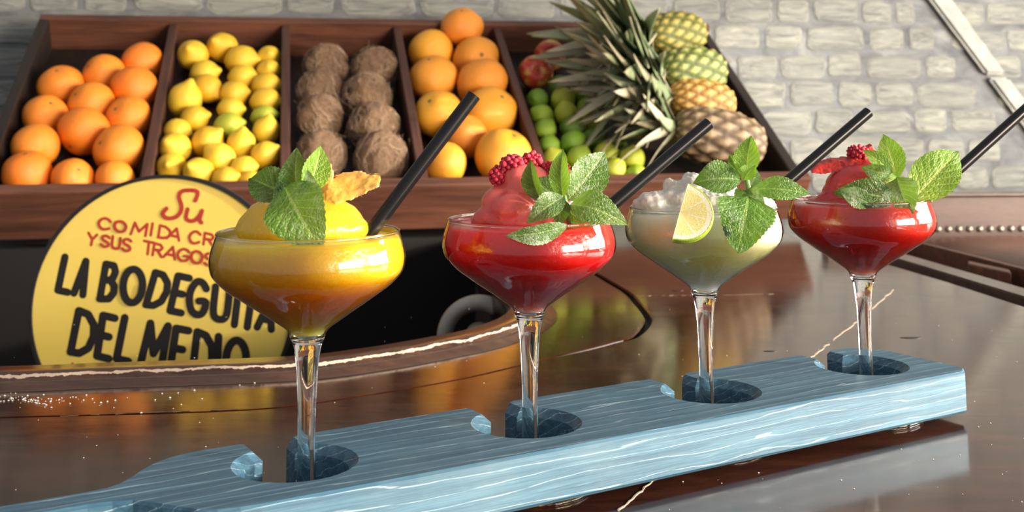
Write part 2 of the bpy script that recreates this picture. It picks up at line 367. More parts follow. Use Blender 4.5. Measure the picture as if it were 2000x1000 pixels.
strip('inner_strip', .566, .602, 2.0, .642, .678, .98, -.041, -.002, M['rail'], rl, ro)
strip('outer_strip', .680, .694, 2.0, .762, .776, .98, -.041, .0, M['crate'], rl, ro)
a = onz(1880, 514, -.004); b = onz(1962, 532, -.004)
put('latch', boxm('latch', (a.x, a.y-.02, -.03), (b.x-a.x, b.y-a.y, 0), (.014, .035, 0), (0, 0, .028), M['crate'], .002, ro), rl)
def leather():
    n = N('tan_leather'); v = n.co('Object'); f = n.noise(v, 6, 4); g = n.a('ShaderNodeTexVoronoi', {'Vector': v, 'Scale': 160.}).outputs['Distance']
    return n.P(Base_Color=n.ramp(f, (.3, (.10, .030, .014)), (.7, (.24, .085, .040))), Roughness=.38, Normal=n.bump(g, .25, .001))
bn = thing('bench', 'leather-padded wooden bench with a studded back at right', 'bench', (1.15, 1.9, -.3))
bo = (1.15, 1.9, -.3)
put('back_panel', boxm('back_panel', (.585, 2.06, -.3), (1.3, 0, 0), (0, .035, 0), (0, 0, .365), wood('bench_wood', (.045, .020, .016), (.12, .06, .048), (0, 0, 0), (1, 4, 4), .4, 10), .003, bo), bn)
put('top_edge', boxm('top_edge', (.58, 2.05, .065), (1.31, 0, 0), (0, .05, 0), (0, 0, .006), M['rail'], .002, bo), bn)
bm = bmesh.new(); nx, ny = 24, 20; g = []
for j in range(ny+1):
    for i in range(nx+1):
        u_, v_ = i/nx, j/ny; y = 1.0+1.05*v_; x0 = .700+.075*(2.0-y)/1.02; x = x0+(1.7-x0)*u_
        e = min(u_*8, 1)*1; bl = (1-(1-min(u_*7, 1))**2)**.5; bw = (1-(1-min((1-v_)*9, 1))**2)**.5
        g.append(bm.verts.new((x-bo[0], y-bo[1], -.035+.036*bl*(.25+.75*bw)+.004*noise.noise(Vector((x*5, y*5, 0)))-bo[2])))
for j in range(ny):
    for i in range(nx): k = j*(nx+1)+i; bm.faces.new((g[k], g[k+1], g[k+nx+2], g[k+nx+1]))
bd = [v for v in bm.verts if v.is_boundary]
ex = bmesh.ops.extrude_edge_only(bm, edges=[e for e in bm.edges if e.is_boundary])
for v in ex['geom']:
    if isinstance(v, bmesh.types.BMVert): v.co.z = 0
bmesh.ops.recalc_face_normals(bm, faces=bm.faces)
put('leather_pad', frombm('leather_pad', bm, leather(), True), bn)
sm = lathe('stud', [(0, .005), (.003, .0045), (.0055, .0025), (.0065, 0)], plain('stud_brass', (.36, .29, .23), .45, Metallic=.7), 12)
for i in range(34):
    o = put('stud', sm, bn, Vector((.60+i*.0195, 2.0595, .004))-Vector(bo)); o.rotation_euler = (R(90), 0, 0)

# ------------------------------------------------------------------ things down in the well
M['paper'] = plain('dull_paper', (.42, .38, .32), .8)
c = at(785, 700, 1.30); mr = lathe('cup', [(.020, 0), (.021, .002), (.028, .075), (.0265, .075), (.0198, .004), (0, .004)], M['paper'], 32)
put('upturned_cup', mr, None, (c.x+.01, 1.32, -.212+.0), label='pale paper cup half hidden in the dark well behind the lip', category='cup')
bm = bmesh.new(); maj, mi = .044, .013
for i in range(40):
    for j in range(14):
        a = 2*math.pi*i/40; b = 2*math.pi*j/14; bm.verts.new(((maj+mi*.8*math.cos(b))*math.cos(a), mi*1.4*math.sin(b), (maj+mi*.8*math.cos(b))*math.sin(a)))
bm.verts.ensure_lookup_table()
for i in range(40):
    for j in range(14): bm.faces.new([bm.verts[k] for k in (i*14+j, i*14+(j+1) % 14, ((i+1) % 40)*14+(j+1) % 14, ((i+1) % 40)*14+j)])
bmesh.ops.recalc_face_normals(bm, faces=bm.faces)
c = at(940, 665, 1.42)
rb = put('tape_reel', frombm('tape_reel', bm, M['paper'], True), None, (c.x-.004, 1.44, c.z+.0), label='pale ring-shaped reel on a box in the dark well', category='reel')
hub = put('hub', lathe('hub', [(0, -.012), (.016, -.012), (.018, -.009), (.018, .009), (.016, .012), (0, .012)], M['paper'], 24), rb); hub.rotation_euler = (R(90), 0, 0)
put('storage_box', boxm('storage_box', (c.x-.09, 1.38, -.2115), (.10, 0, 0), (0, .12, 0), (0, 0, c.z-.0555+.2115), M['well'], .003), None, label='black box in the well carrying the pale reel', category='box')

# back cabinet under the crate
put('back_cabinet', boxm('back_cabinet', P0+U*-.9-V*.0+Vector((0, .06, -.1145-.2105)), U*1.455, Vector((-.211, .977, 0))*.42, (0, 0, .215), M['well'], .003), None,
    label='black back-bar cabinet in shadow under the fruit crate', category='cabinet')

# ------------------------------------------------------------------ fruit crate
cr0 = P0+W*-.1
crate = thing('fruit_crate', 'slanted dark wooden display crate with five compartments of fruit', 'crate', cr0)
def tp(u, v, w): return P0+U*u+V*v+W*w
def cbox(name, u0, u1, v0, v1, w0, w1, mat, bev=.002, label=None):
    # built in the crate's own axes so the grain follows the boards
    m = boxm(name, (u0, v0, w0), (u1-u0, 0, 0), (0, v1-v0, 0), (0, 0, w1-w0), mat, bev, (0, 0, -.1))
    o = put(name, m, crate)
    if label: o['label'] = label
    return o
crate.rotation_euler = TRAYROT
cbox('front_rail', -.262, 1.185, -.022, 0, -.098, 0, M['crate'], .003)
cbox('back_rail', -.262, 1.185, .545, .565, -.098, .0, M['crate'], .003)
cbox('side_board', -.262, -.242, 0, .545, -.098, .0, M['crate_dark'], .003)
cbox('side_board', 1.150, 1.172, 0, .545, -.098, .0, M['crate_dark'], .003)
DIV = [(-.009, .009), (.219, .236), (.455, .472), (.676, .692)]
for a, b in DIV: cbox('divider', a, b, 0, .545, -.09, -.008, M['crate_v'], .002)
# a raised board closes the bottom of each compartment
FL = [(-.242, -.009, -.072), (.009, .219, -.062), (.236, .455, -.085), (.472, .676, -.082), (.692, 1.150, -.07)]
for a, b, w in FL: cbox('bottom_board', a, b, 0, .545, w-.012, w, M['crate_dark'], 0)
# stand under the crate: two sloping legs and a back leg frame resting on cabinet and counter
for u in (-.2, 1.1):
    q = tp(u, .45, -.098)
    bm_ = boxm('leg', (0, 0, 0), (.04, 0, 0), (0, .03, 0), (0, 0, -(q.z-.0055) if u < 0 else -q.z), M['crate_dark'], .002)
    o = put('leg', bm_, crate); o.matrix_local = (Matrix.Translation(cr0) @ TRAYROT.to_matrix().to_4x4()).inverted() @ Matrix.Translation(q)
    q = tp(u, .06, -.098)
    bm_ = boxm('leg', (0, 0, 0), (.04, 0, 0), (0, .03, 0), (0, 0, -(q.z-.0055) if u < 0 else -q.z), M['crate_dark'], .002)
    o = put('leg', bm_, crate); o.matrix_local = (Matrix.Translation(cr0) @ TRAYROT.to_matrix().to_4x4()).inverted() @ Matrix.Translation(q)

# ------------------------------------------------------------------ fruit
def sphere(name, mat, r=1, seg=28, rings=18, f=None):
    vs, fs = [(0, 0, 1)], []
    for i in range(1, rings):
        p = math.pi*i/rings
        for k in range(seg): a = 2*math.pi*k/seg; vs.append((math.sin(p)*math.cos(a), math.sin(p)*math.sin(a), math.cos(p)))
    vs.append((0, 0, -1)); n_ = len(vs)-1
    for k in range(seg): fs.append((0, 1+k, 1+(k+1) % seg)); fs.append((n_, n_-seg+(k+1) % seg, n_-seg+k))
    for i in range(rings-2):
        for k in range(seg): a = 1+i*seg; fs.append((a+k, a+seg+k, a+seg+(k+1) % seg, a+(k+1) % seg))
    vs = [f(Vector(v)) if f else Vector(v) for v in vs]
    return mesh(name, [v*r for v in vs], fs, mat, True)
def round_citrus(sq, dim=.06, amp=.02, seed=0):
    def f(v):
        r = 1+amp*noise.noise(v*1.4+Vector((seed, 0, 0)))
        d = math.exp(-((1-v.z)/.03))*dim
        return Vector((v.x*r, v.y*r, v.z*sq*r-d))
    return f
def lemon_f(seed, tip=.38, ln=1.22):
    def f(v):
        z = v.z; r = 1+.05*noise.noise(v*1.6+Vector((seed, 3, 0)))
        zz = z*ln; t = max(0, abs(z)-.90)/.10; zz += math.copysign(tip*(t**1.1)*(1 if z > 0 else .45), z)
        k = 1-.20*max(0, abs(z)-.5)/.5
        return Vector((v.x*r*k, v.y*r*k, zz))
    return f
M['orange'] = fruitmat('orange_peel', (.88, .24, .014), (.96, .33, .026), (.90, .20, .012))
M['grapefruit'] = fruitmat('grapefruit_peel', (.88, .37, .02), (.93, .46, .04), (.90, .28, .035))
M['lemon'] = fruitmat('lemon_peel', (.80, .50, .02), (.90, .62, .05), (.82, .43, .02))
M['greenlemon'] = fruitmat('green_lemon_peel', (.32, .42, .03), (.62, .60, .05))
M['lime'] = fruitmat('lime_peel', (.20, .36, .015), (.44, .56, .04), (.16, .34, .02))
M['darklime'] = fruitmat('dark_lime_peel', (.08, .19, .012), (.18, .32, .03))
M['yellowlime'] = fruitmat('yellow_lime_peel', (.46, .54, .03), (.62, .62, .06))
M['scar'] = plain('stem_scar', (.16, .14, .05), .7)
MS = {}
for i in range(3):
    MS['orange', i] = sphere('orange', M['orange'], f=round_citrus(.95, .07, .05, i*3.1))
    MS['grapefruit', i] = sphere('grapefruit', M['grapefruit'], f=round_citrus(.93, .05, .06, i*5.1))
    MS['lemon', i] = sphere('lemon', M['lemon'], f=lemon_f(i*2.3, .13+.06*i, 1.16))
    MS['lime', i] = sphere('lime', M['lime'], f=lemon_f(i*7.7, .10, 1.08))
MS['greenlemon', 0] = sphere('green_lemon', M['greenlemon'], f=lemon_f(4.4, .2, 1.28))
MS['darklime', 0] = sphere('dark_lime', M['darklime'], f=lemon_f(1.7, .10, 1.08))
MS['yellowlime', 0] = sphere('yellow_lime', M['yellowlime'], f=lemon_f(9.7, .10, 1.08))
scarm = lathe('stem_scar', [(0, .012), (.06, .02), (.09, .0), (.10, -.03)], M['scar'], 10)
F = []   # kind, pos, r, axis angle, label
def fruit(kind, x, y, d, w, ang, label, pitch=None):
    r = None; P = tp(0, 0, w); q = onplane(x, y, P, W); dist = (q-CAM).dot(camo.matrix_world.to_3x3() @ Vector((0, 0, -1))); r = d/2*dist/FPX
    F.append([kind, q, r, ang, label, w, pitch])
OR = [(124, 170, 88, 'orange at the left crate board, top of the leftmost column'), (206, 150, 84, 'dark-dotted orange in the middle of the top oranges'), (280, 125, 82, 'highest orange, against the first divider'),
      (261, 177, 92, 'orange with a green stem scar just below the highest orange'), (179, 206, 90, 'orange in the centre of the pile, third row down'), (94, 226, 86, 'orange second down along the left crate board'),
      (249, 231, 88, 'orange third down along the first divider'), (163, 264, 98, 'large orange in the middle of the orange pile'), (76, 286, 91, 'orange with a round navel at the left crate board'),
      (229, 293, 98, 'large orange by the divider just above the bottom row'), (54, 338, 95, 'bottom left corner orange on the front rail'), (143, 350, 82, 'middle orange of the bottom row behind the front rail'), (224, 352, 78, 'bottom right orange behind the front rail by the divider')]
for i, (x, y, d, l) in enumerate(OR): fruit('orange', x, y, d, -.032, i*2.4, l)
LE = [(948, 275, 148, 'round lemon at the top left of the lemons', 0), (1083, 243, 148, 'highest lemon, second from the left in the top row', 0), (1330, 282, 115, 'top right lemon by the second divider', 0), (1188, 300, 150, 'broad lemon in the top row right of the highest lemon', 90),
      (1000, 358, 130, 'long lemon with a knobbly tip pointing right', 80), (1328, 348, 115, 'lemon with its stem end forward by the divider, second down', 0), (1185, 378, 130, 'lemon lying sideways in the second row of the middle column', 90), (1005, 440, 140, 'lemon under the knobbly lemon in the left column', 120),
      (1305, 425, 135, 'shaded lemon third down along the second divider', 80), (1143, 458, 132, 'lemon lying sideways, third in the middle column', 85), (915, 495, 165, 'round plump lemon against the first divider', 20), (1300, 495, 140, 'orange-tinted lemon fourth down along the second divider', 90),
      (1127, 533, 120, 'lemon just above the large green lemon', 90), (940, 583, 130, 'lemon below the plump lemon at the left', 75), (875, 640, 125, 'small lemon half hidden at the first divider', 100),
      (1300, 640, 132, 'upright pointed lemon right of the green lemon', 15), (995, 705, 150, 'lemon left of the pointed lemons in the fourth row', 50), (850, 722, 150, 'lemon with a green stem scar by the first divider', 0), (1178, 705, 138, 'upright pointed lemon below the green lemon', 10),
      (812, 815, 142, 'bottom left corner lemon by the first divider', 0), (1075, 775, 150, 'lemon tilted up to the right in the bottom middle', -45), (1295, 760, 138, 'amber lemon low down by the second divider', 60), (952, 838, 145, 'round lemon in the bottom row behind the yellow sign', 0),
      (1180, 828, 125, 'lemon lying sideways in the bottom row at right', 80), (1085, 870, 125, 'lowest lemon on the front rail', 70), (1215, 875, 100, 'small lemon at the bottom behind the mint leaves', 80)]
for x, y, d, l, a in LE: fruit('lemon', x/2.5, y/2.5, d/2.5*1.0, -.033, a, l)
fruit('greenlemon', 1118/2.5, 612/2.5, 50, -.033, 80, 'large green lemon among the yellow ones'); fruit('greenlemon', 1290/2.5, 568/2.5, 44, -.033, 80, 'small greenish lemon by the second divider')
GR = [(903, 58, 83, 'highest grapefruit, brown-scarred, above the crate edge', -.005), (844, 100, 88, 'deep orange grapefruit at the top left of the column', -.034), (940, 116, 92, 'grapefruit right of the deep orange one', -.034), (853, 154, 95, 'grapefruit second down at the left divider', -.034),
      (955, 166, 102, 'peach-coloured grapefruit second down at the right', -.034), (858, 224, 96, 'yellow grapefruit behind the black straw, third at left', -.034), (970, 222, 106, 'large yellow grapefruit third down at the right', -.034),
      (912, 268, 88, 'grapefruit in the middle just behind the black straw', -.036), (984, 308, 114, 'largest grapefruit, bottom right behind the raspberries', -.034), (870, 320, 86, 'bottom left grapefruit on the front rail', -.036)]
for i, (x, y, d, l, w) in enumerate(GR): fruit('grapefruit', x, y, d, w, i*1.9, l)
LI = [(175, 485, 105, 'lime', 'limes, leftmost column, first below the red apple'), (298, 492, 120, 'yellowlime', 'yellowish lime right of the topmost left lime'), (285, 430, 112, 'darklime', 'dark lime just right of the red apple'), (385, 415, 100, 'darklime', 'dim lime under the pineapple leaves near the apple'), (405, 465, 108, 'lime', 'lime under the long pineapple leaves, third column top'),
      (418, 530, 105, 'lime', 'lime second down in the third column'), (195, 568, 112, 'lime', 'deep green lime second down at the divider'), (315, 568, 118, 'yellowlime', 'yellow-green lime second down in the second column'), (210, 635, 110, 'lime', 'lime third down at the divider'), (345, 630, 122, 'darklime', 'dark green lime in the hollow of the second column'),
      (442, 598, 118, 'yellowlime', 'yellowish lime third down in the third column'), (232, 712, 105, 'lime', 'lime fourth down at the divider'), (350, 700, 125, 'lime', 'bright lime fourth down in the second column'), (450, 680, 110, 'darklime', 'dark lime fourth down in the third column'), (258, 785, 120, 'yellowlime', 'yellow-green lime behind the raspberries at the divider'),
      (375, 780, 125, 'lime', 'lime just above the tall mint of the second drink'), (505, 752, 115, 'yellowlime', 'yellow-green lime under the lowest pineapple crown'), (565, 700, 98, 'darklime', 'dark lime shaded by the lowest pineapple crown'), (635, 780, 125, 'yellowlime', 'rightmost lime near the front rail'), (550, 832, 118, 'yellowlime', 'lime with pale speckles on the front rail'), (655, 850, 98, 'lime', 'lowest lime at the right end of the rail row'), (490, 495, 85, 'darklime', 'dim lime deep between the pineapple crowns')]
for i, (x, y, d, k, l) in enumerate(LI): fruit(k, 980+x/2.5, y/2.5, d/2.5, -.048, i*50, l)
fruit('apple', 1046, 143, 68, -.036, 0, 'red and yellow apple at the top of the limes'); fruit('apple', 1074, 108, 62, -.036, 0, 'dim apple behind the front red apple')
CO = [(636, 130, 88, 'top left coconut in the crate'), (624, 178, 88, 'second coconut down in the left column'), (624, 230, 92, 'third coconut down in the left column, split husk'), (626, 304, 100, 'bottom left coconut behind the mint'), (736, 136, 92, 'top right coconut with a tuft'),
      (716, 192, 98, 'second coconut down in the right column with two dark eyes'), (730, 248, 100, 'third coconut down in the right column'), (744, 310, 106, 'bottom right coconut by the black straw')]
for i, (x, y, d, l) in enumerate(CO): fruit('coconut', x, y, d, -.036, i*1.3, l)
# relax overlaps; keep every fruit on its compartment's bottom board
fl = {'orange': -.072, 'lemon': -.062, 'greenlemon': -.062, 'coconut': -.085, 'grapefruit': -.082, 'apple': -.07, 'lime': -.07, 'darklime': -.07, 'yellowlime': -.07}
lim = {'orange': 0, 'lemon': 1, 'greenlemon': 1, 'coconut': 2, 'grapefruit': 3}
def eff(k, r): return r*(.98 if k in ('orange', 'grapefruit', 'coconut', 'apple') else 1.03)
for it in range(60):
    for i in range(len(F)):
        for j in range(i):
            d = F[i][1]-F[j][1]; L = d.length; need = eff(F[i][0], F[i][2])+eff(F[j][0], F[j][2])
            if L < need:
                q = d.normalized()*(need-L)*.5
                for X, s in ((F[i], 1), (F[j], -1)):   # push mostly away from / towards the viewer so the arrangement stays
                    vd = (X[1]-CAM).normalized(); X[1] = X[1]+(q*s)*.55+vd*vd.dot(q*s)*.35
    for X in F:
        l = X[1]-P0; k = X[0]; r = eff(k, X[2]); w = l.dot(W)
        if w < fl[k]+r: X[1] += W*(fl[k]+r-w)
        a, b, _ = FL[lim.get(k, 4)]; u = l.dot(U); v = l.dot(V)
        if w-r*.5 < -.008:
            if u-r < a: X[1] += U*(a+r-u)
            if u+r > b: X[1] += U*(b-r-u)
        if v-r < 0 and w-r < 0: X[1] += V*min(.01, r-v)
# apple, coconut meshes
def apple_f(v):
    rr = (v.x**2+v.y**2)**.5; k = 1+.06*(v.z)
    return Vector((v.x*k, v.y*k, v.z*.88-(.30*math.exp(-rr*rr/.06) if v.z > 0 else -.12*math.exp(-rr*rr/.05))))
n = N('apple_skin'); v = n.co('Object'); f = n.noise(v, 1.6, 4); g = n.noise(n.co('Object', (6, 6, .6)), 4, 4)
M['apple'] = n.P(Base_Color=n.ramp(n.math('ADD', n.math('MULTIPLY', f, .8), n.math('MULTIPLY', g, .2)), (.38, (.50, .02, .015)), (.50, (.62, .10, .03)), (.62, (.80, .48, .10))), Roughness=.3, Coat_Weight=.3)
applem = sphere('apple', M['apple'], f=apple_f)
sv, sf = tube([(0, 0, .45), (.02, 0, .7), (.09, 0, .95)], [.03, .03, .045], 8); stemm = mesh('stem', sv, sf, plain('apple_stem', (.08, .05, .02)), True)
n = N('coconut_husk'); v = n.co('Object', (5, 5, 1.0)); f = n.noise(v, 3.5, 8, .75, 1.5)
M['coco'] = n.P(Base_Color=n.ramp(f, (.27, (.13, .060, .030)), (.45, (.38, .195, .10)), (.63, (.66, .42, .24))), Roughness=.85, Normal=n.bump(f, .9, .08))
M['fibre'] = plain('coconut_fibre', (.60, .42, .28), .8)
M['eye'] = plain('coconut_eye', (.015, .010, .008), .8)
def coco(seed):
    def f(v):
        r = 1+.12*noise.noise(v*1.8+Vector((seed, 0, 0)))+.06*noise.noise(Vector((v.x*9, v.y*9, v.z*2+seed)))
        return v*r
    m = sphere('coconut', M['coco'], seg=48, rings=30, f=f); rn = random.Random(seed); vs, fs = [], []
    for i in range(170):
        d = Vector((rn.gauss(0, 1), rn.gauss(0, 1), rn.gauss(0, 1))).normalized(); t = d.cross(Vector((0, 0, 1))+Vector((rn.gauss(0, .4), rn.gauss(0, .4), 0))).normalized().cross(d)
        ln = rn.uniform(.25, .8)*(1.4 if i % 25 == 0 else 1); lift = rn.uniform(0, .09) if i % 25 else .28; pts = []
        for k in range(5):
            q = k/4; pts.append((d+t*ln*(q-.3)+d.cross(t)*.12*math.sin(q*3+i)).normalized()*(1.02+lift*q*q))
        a, b = tube(pts, [.008, .009, .008, .006, .003], 3, False); n0 = len(vs); vs += a; fs += [tuple(n0+x for x in y) for y in b]
    return m, mesh('fibres', vs, fs, M['fibre'], True)
cocos = [coco(i*1.7+1) for i in range(4)]
eyem = sphere('eye', M['eye'], .11, 12, 8, lambda v: Vector((v.x, v.y, v.z*.5)))
GN = {'orange': ('orange', 'oranges in the left compartment'), 'lemon': ('lemon', 'lemons in the second compartment'), 'greenlemon': ('lemon', 'lemons in the second compartment'), 'grapefruit': ('grapefruit', 'grapefruits in the fourth compartment'),
      'lime': ('lime', 'limes in the right compartment'), 'darklime': ('lime', 'limes in the right compartment'), 'yellowlime': ('lime', 'limes in the right compartment'), 'apple': ('apple', 'apples above the limes'), 'coconut': ('coconut', 'coconuts in the middle compartment')}
rnd = random.Random(3); toC = Vector((0, -1, .25))
for idx, (k, pos, r, ang, lab, w, pt) in enumerate(F):
    nm, grp = GN[k]
    if k == 'coconut': m, fb = cocos[idx % 4]
    elif k == 'apple': m = applem
    else: m = MS[k, idx % 3] if (k, 1) in MS else MS[k, 0]
    o = put(nm, m, None, pos, label=lab if nm in lab or 's,' in lab else lab, category=nm, group=grp)
    if 'limes, leftmost' in lab: o['label'] = 'topmost lime of the left column, below the red apple'
    s = r*(1.0 if k in ('orange', 'grapefruit', 'coconut', 'apple') else 1.0); o.scale = (s, s, s)
    if k in ('lemon', 'greenlemon', 'lime', 'darklime', 'yellowlime'):
        if ang == 0: ax = Vector((rnd.uniform(-.4, .4), -1, rnd.uniform(0, .6)))
        else: a = R(ang); ax = Vector((math.sin(a), -.25, math.cos(a)))
        o.rotation_euler = ax.to_track_quat('Z', 'Y').to_euler()
    elif k == 'apple': o.rotation_euler = Vector((.1, -1, .12)).to_track_quat('Z', 'Y').to_euler()
    else: o.rotation_euler = Vector((math.sin(ang*1.7)*.8, -1+rnd.random()*.6, math.cos(ang*2.1)*.9+.2)).to_track_quat('Z', 'Y').to_euler()
    if k in ('orange', 'grapefruit'): put('stem_scar', scarm, o, (0, 0, .88 if k == 'orange' else .87))
    if k == 'apple': put('stem', stemm, o)
    if k == 'coconut':
        put('fibres', fb, o, kind='stuff')
        if 'two dark' in lab:
            o.rotation_euler = (0, 0, 0)
            for x, z in ((-.55, .30), (-.62, -.12)): e = put('eye', eyem, o, Vector((x, -.78, z)).normalized()*1.02); e.rotation_euler = Vector((x, -.78, z)).to_track_quat('Z', 'Y').to_euler()

# pineapples
def pine_mat(name, c1, c2, c3):
    n = N(name); uv = n.a('ShaderNodeTexCoord').outputs['UV']; x = n.a('ShaderNodeSeparateXYZ', {0: uv}).outputs[0]; v = n.co('Object'); f = n.noise(v, 26, 5)
    c = n.ramp(x, (.0, c1), (.45, c2), (.9, c3)); c = n.mix(n.math('MULTIPLY', n.ramp(f, (.35, 0.), (.7, 1.)), .6), c, tuple(q*.45 for q in c2))
    return n.P(Base_Color=c, Roughness=.55, Normal=n.bump(f, .4, .004))
def pine_body(seed, mat):
    vs, fs, uv = [], [], []; rows, cols = 8, 11; nu, nv = cols*6, rows*6
    for j in range(nv+1):
        t = j/nv; p = math.pi*(.06+.90*t); rad = math.sin(p)**.55
        for i in range(nu):
            a = 2*math.pi*i/nu; A = i/6+t*1.5; B = t*rows
            x = A+B*.5; y = A-B*.5; fx = abs((x % 1)-.5)*2; fy = abs((y % 1)-.5)*2; e = (1-max(fx, fy))
            h = .10*min(1, e*2.6)+.09*max(0, e-.72)/.28
            r = rad*(.93+h); z = -math.cos(p)*1.15
            vs.append((r*math.cos(a), r*math.sin(a), z)); uv.append((min(1, e*1.3), t))
    for j in range(nv):
        for i in range(nu): fs.append((j*nu+i, j*nu+(i+1) % nu, (j+1)*nu+(i+1) % nu, (j+1)*nu+i))
    fs.append(tuple(range(nu))[::-1]); fs.append(tuple(nv*nu+i for i in range(nu)))
    return mesh('body', vs, fs, mat, True, uv)
def pleaf():
    vs, fs, uv = [], [], []; n_ = 9
    for i in range(n_+1):
        t = i/n_; w = .5*(1-t)**.75*(1 if t > .12 else .8+t*1.6)+.004; bend = -.55*t*t
        for s in (-1, -.5, 0, .5, 1): vs.append((s*w*.16, bend*.25+abs(s)*.035*(1-t), t)); uv.append((s, t))
    for i in range(n_):
        for k in range(4): a = i*5+k; fs.append((a, a+1, a+6, a+5))
    m = mesh('crown_leaf', vs, fs, M['pleaf'], True, uv); bm = bmesh.new(); bm.from_mesh(m)
    bmesh.ops.solidify(bm, geom=bm.faces[:], thickness=.012); bm.to_mesh(m); bm.free(); return m
def plm(name, a, b, c):
    n = N(name); uv = n.a('ShaderNodeTexCoord').outputs['UV']; s = n.a('ShaderNodeSeparateXYZ', {0: uv}); oi = n.a('ShaderNodeObjectInfo').outputs['Random']; f = n.noise(n.co('Object', (8, 8, 1)), 3, 4)
    cc = n.mix(n.ramp(oi, (.2, 0.), (.9, 1.)), n.ramp(f, (.3, a), (.7, b)), c); cc = n.mix(n.math('MULTIPLY', n.math('POWER', s.outputs[1], 4.), .6), cc, (.45, .36, .22))
    return n.P(Base_Color=cc, Roughness=.5)
M['pleaf'] = plm('pineapple_leaf_green', (.035, .075, .022), (.13, .19, .07), (.32, .38, .22)); lf_green = pleaf()
M['pleaf'] = plm('pineapple_leaf_dry', (.07, .07, .035), (.24, .22, .12), (.50, .46, .32)); lf_dry = pleaf()
PM = [pine_mat('pineapple_green_gold', (.030, .042, .010), (.24, .23, .035), (.62, .46, .12)), pine_mat('pineapple_green', (.022, .040, .010), (.17, .21, .035), (.58, .52, .18)),
      pine_mat('pineapple_golden', (.045, .028, .010), (.48, .24, .035), (.80, .48, .16)), pine_mat('pineapple_brown', (.035, .022, .014), (.20, .125, .06), (.46, .33, .19))]
# each: crown-base px, far-end px, body radius px, w height, crown leaf length, leaf kind
PS = [((1262, 72), (1372, 62), 44, .06, .25, 0, 'topmost pineapple, green-gold with a big green crown over the crate edge'), ((1288, 142), (1412, 138), 48, .045, .235, 0, 'second pineapple down, green with pale eyes'),
      ((1308, 192), (1432, 208), 44, .03, .20, 1, 'third pineapple down, golden orange'), ((1318, 252), (1490, 288), 56, .012, .13, 1, 'lowest pineapple, brown and dry with a small crown')]
rnd = random.Random(21)
for i, ((x0, y0), (x1, y1), rp, w, ll, dry, lab) in enumerate(PS):
    c = tp(0, 0, w); a = onplane(x0, y0, c, W); b = onplane(x1, y1, c, W); ax = (b-a).normalized(); ax = (ax+Vector((0, .25, 0))).normalized()
    mid = (a+b)/2; dist = mid.y; r = rp*dist/FPX; L = (b-a).length
    base = mid-ax*L*.5
    pt = thing('pineapple', lab, 'pineapple', mid, 'pineapples piled at the right end of the crate')
    bo_ = put('body', pine_body(i, PM[i]), pt); bo_.rotation_euler = (-ax).to_track_quat('Z', 'Y').to_euler(); bo_.scale = (r, r, L/2/1.08)
    q = (-ax); e1 = q.orthogonal().normalized(); e2 = q.cross(e1)
    for k in range(34):
        f = k/34; ang = k*2.39996; spread = R(5+46*(1-f)**.8); ln = ll*(.55+.45*math.sin(math.pi*min(1, .25+f*.8)))*rnd.uniform(.85, 1.1)
        rad = e1*math.cos(ang)+e2*math.sin(ang); d = (q*math.cos(spread)+rad*math.sin(spread)).normalized()
        if d.dot(W) < -.35: d = (d+W*.5).normalized()
        o = put('crown_leaf', lf_dry if (dry and k % 3) or k % 5 == 0 else lf_green, pt, (base-mid)+q*(L*.01+.035*f)+rad*r*.25*(1-f))
        up = -rad; z = d; x = up.cross(z).normalized(); y = z.cross(x).normalized()
        o.rotation_euler = Matrix((x, y, z)).transposed().to_euler(); s = ln; o.scale = (s*1.5, s, s)

# ------------------------------------------------------------------ round sign
SY = 1.45; sc_ = at(316, 600, SY); rad = 259/FPX*SY*1.0; sn = Vector((-.05, -1, .07)).normalized()
sx = Vector((0, 0, 1)).cross(sn).normalized()*-1; sx = Vector((sn.y*-1, sn.x, 0)).normalized(); sz = sn.cross(sx)*-1; sz = sx.cross(sn)*-1
if sz.z < 0: sz = -sz
sg = thing('round_sign', 'round yellow enamel bar sign with black and red hand lettering', 'sign', sc_)
def disc(r0, r1, d0, d1, n=96):
    vs, fs = [], []
    for d in (d0, d1):
        for r in (r0, r1):
            for k in range(n): a = 2*math.pi*k/n; vs.append(sx*r*math.cos(a)+sz*r*.97*math.sin(a)+sn*d)
    for k in range(n):
        j = (k+1) % n
        fs += [(k, j, n+j, n+k), (2*n+k, 3*n+k, 3*n+j, 2*n+j), (k, 2*n+k, 2*n+j, j), (n+k, n+j, 3*n+j, 3*n+k)]
    return vs, fs
n = N('yellow_enamel'); f = n.noise(n.co('Object'), 14, 4, .6)
M['yel'] = n.P(Base_Color=n.ramp(f, (.25, (.68, .46, .07)), (.34, (.86, .63, .12)), (.75, (.90, .67, .15))), Roughness=.35)
M['signblack'] = plain('sign_black', (.010, .008, .008), .7); M['signred'] = plain('sign_red', (.50, .040, .025), .6)
v_, f_ = disc(0.0005, rad-.004, -.002, .002); pm = mesh('plate', v_, f_, M['yel']); put('plate', pm, sg)
v_, f_ = disc(rad-.005, rad, -.004, .005); put('rim', mesh('rim', v_, f_, M['signblack']), sg)
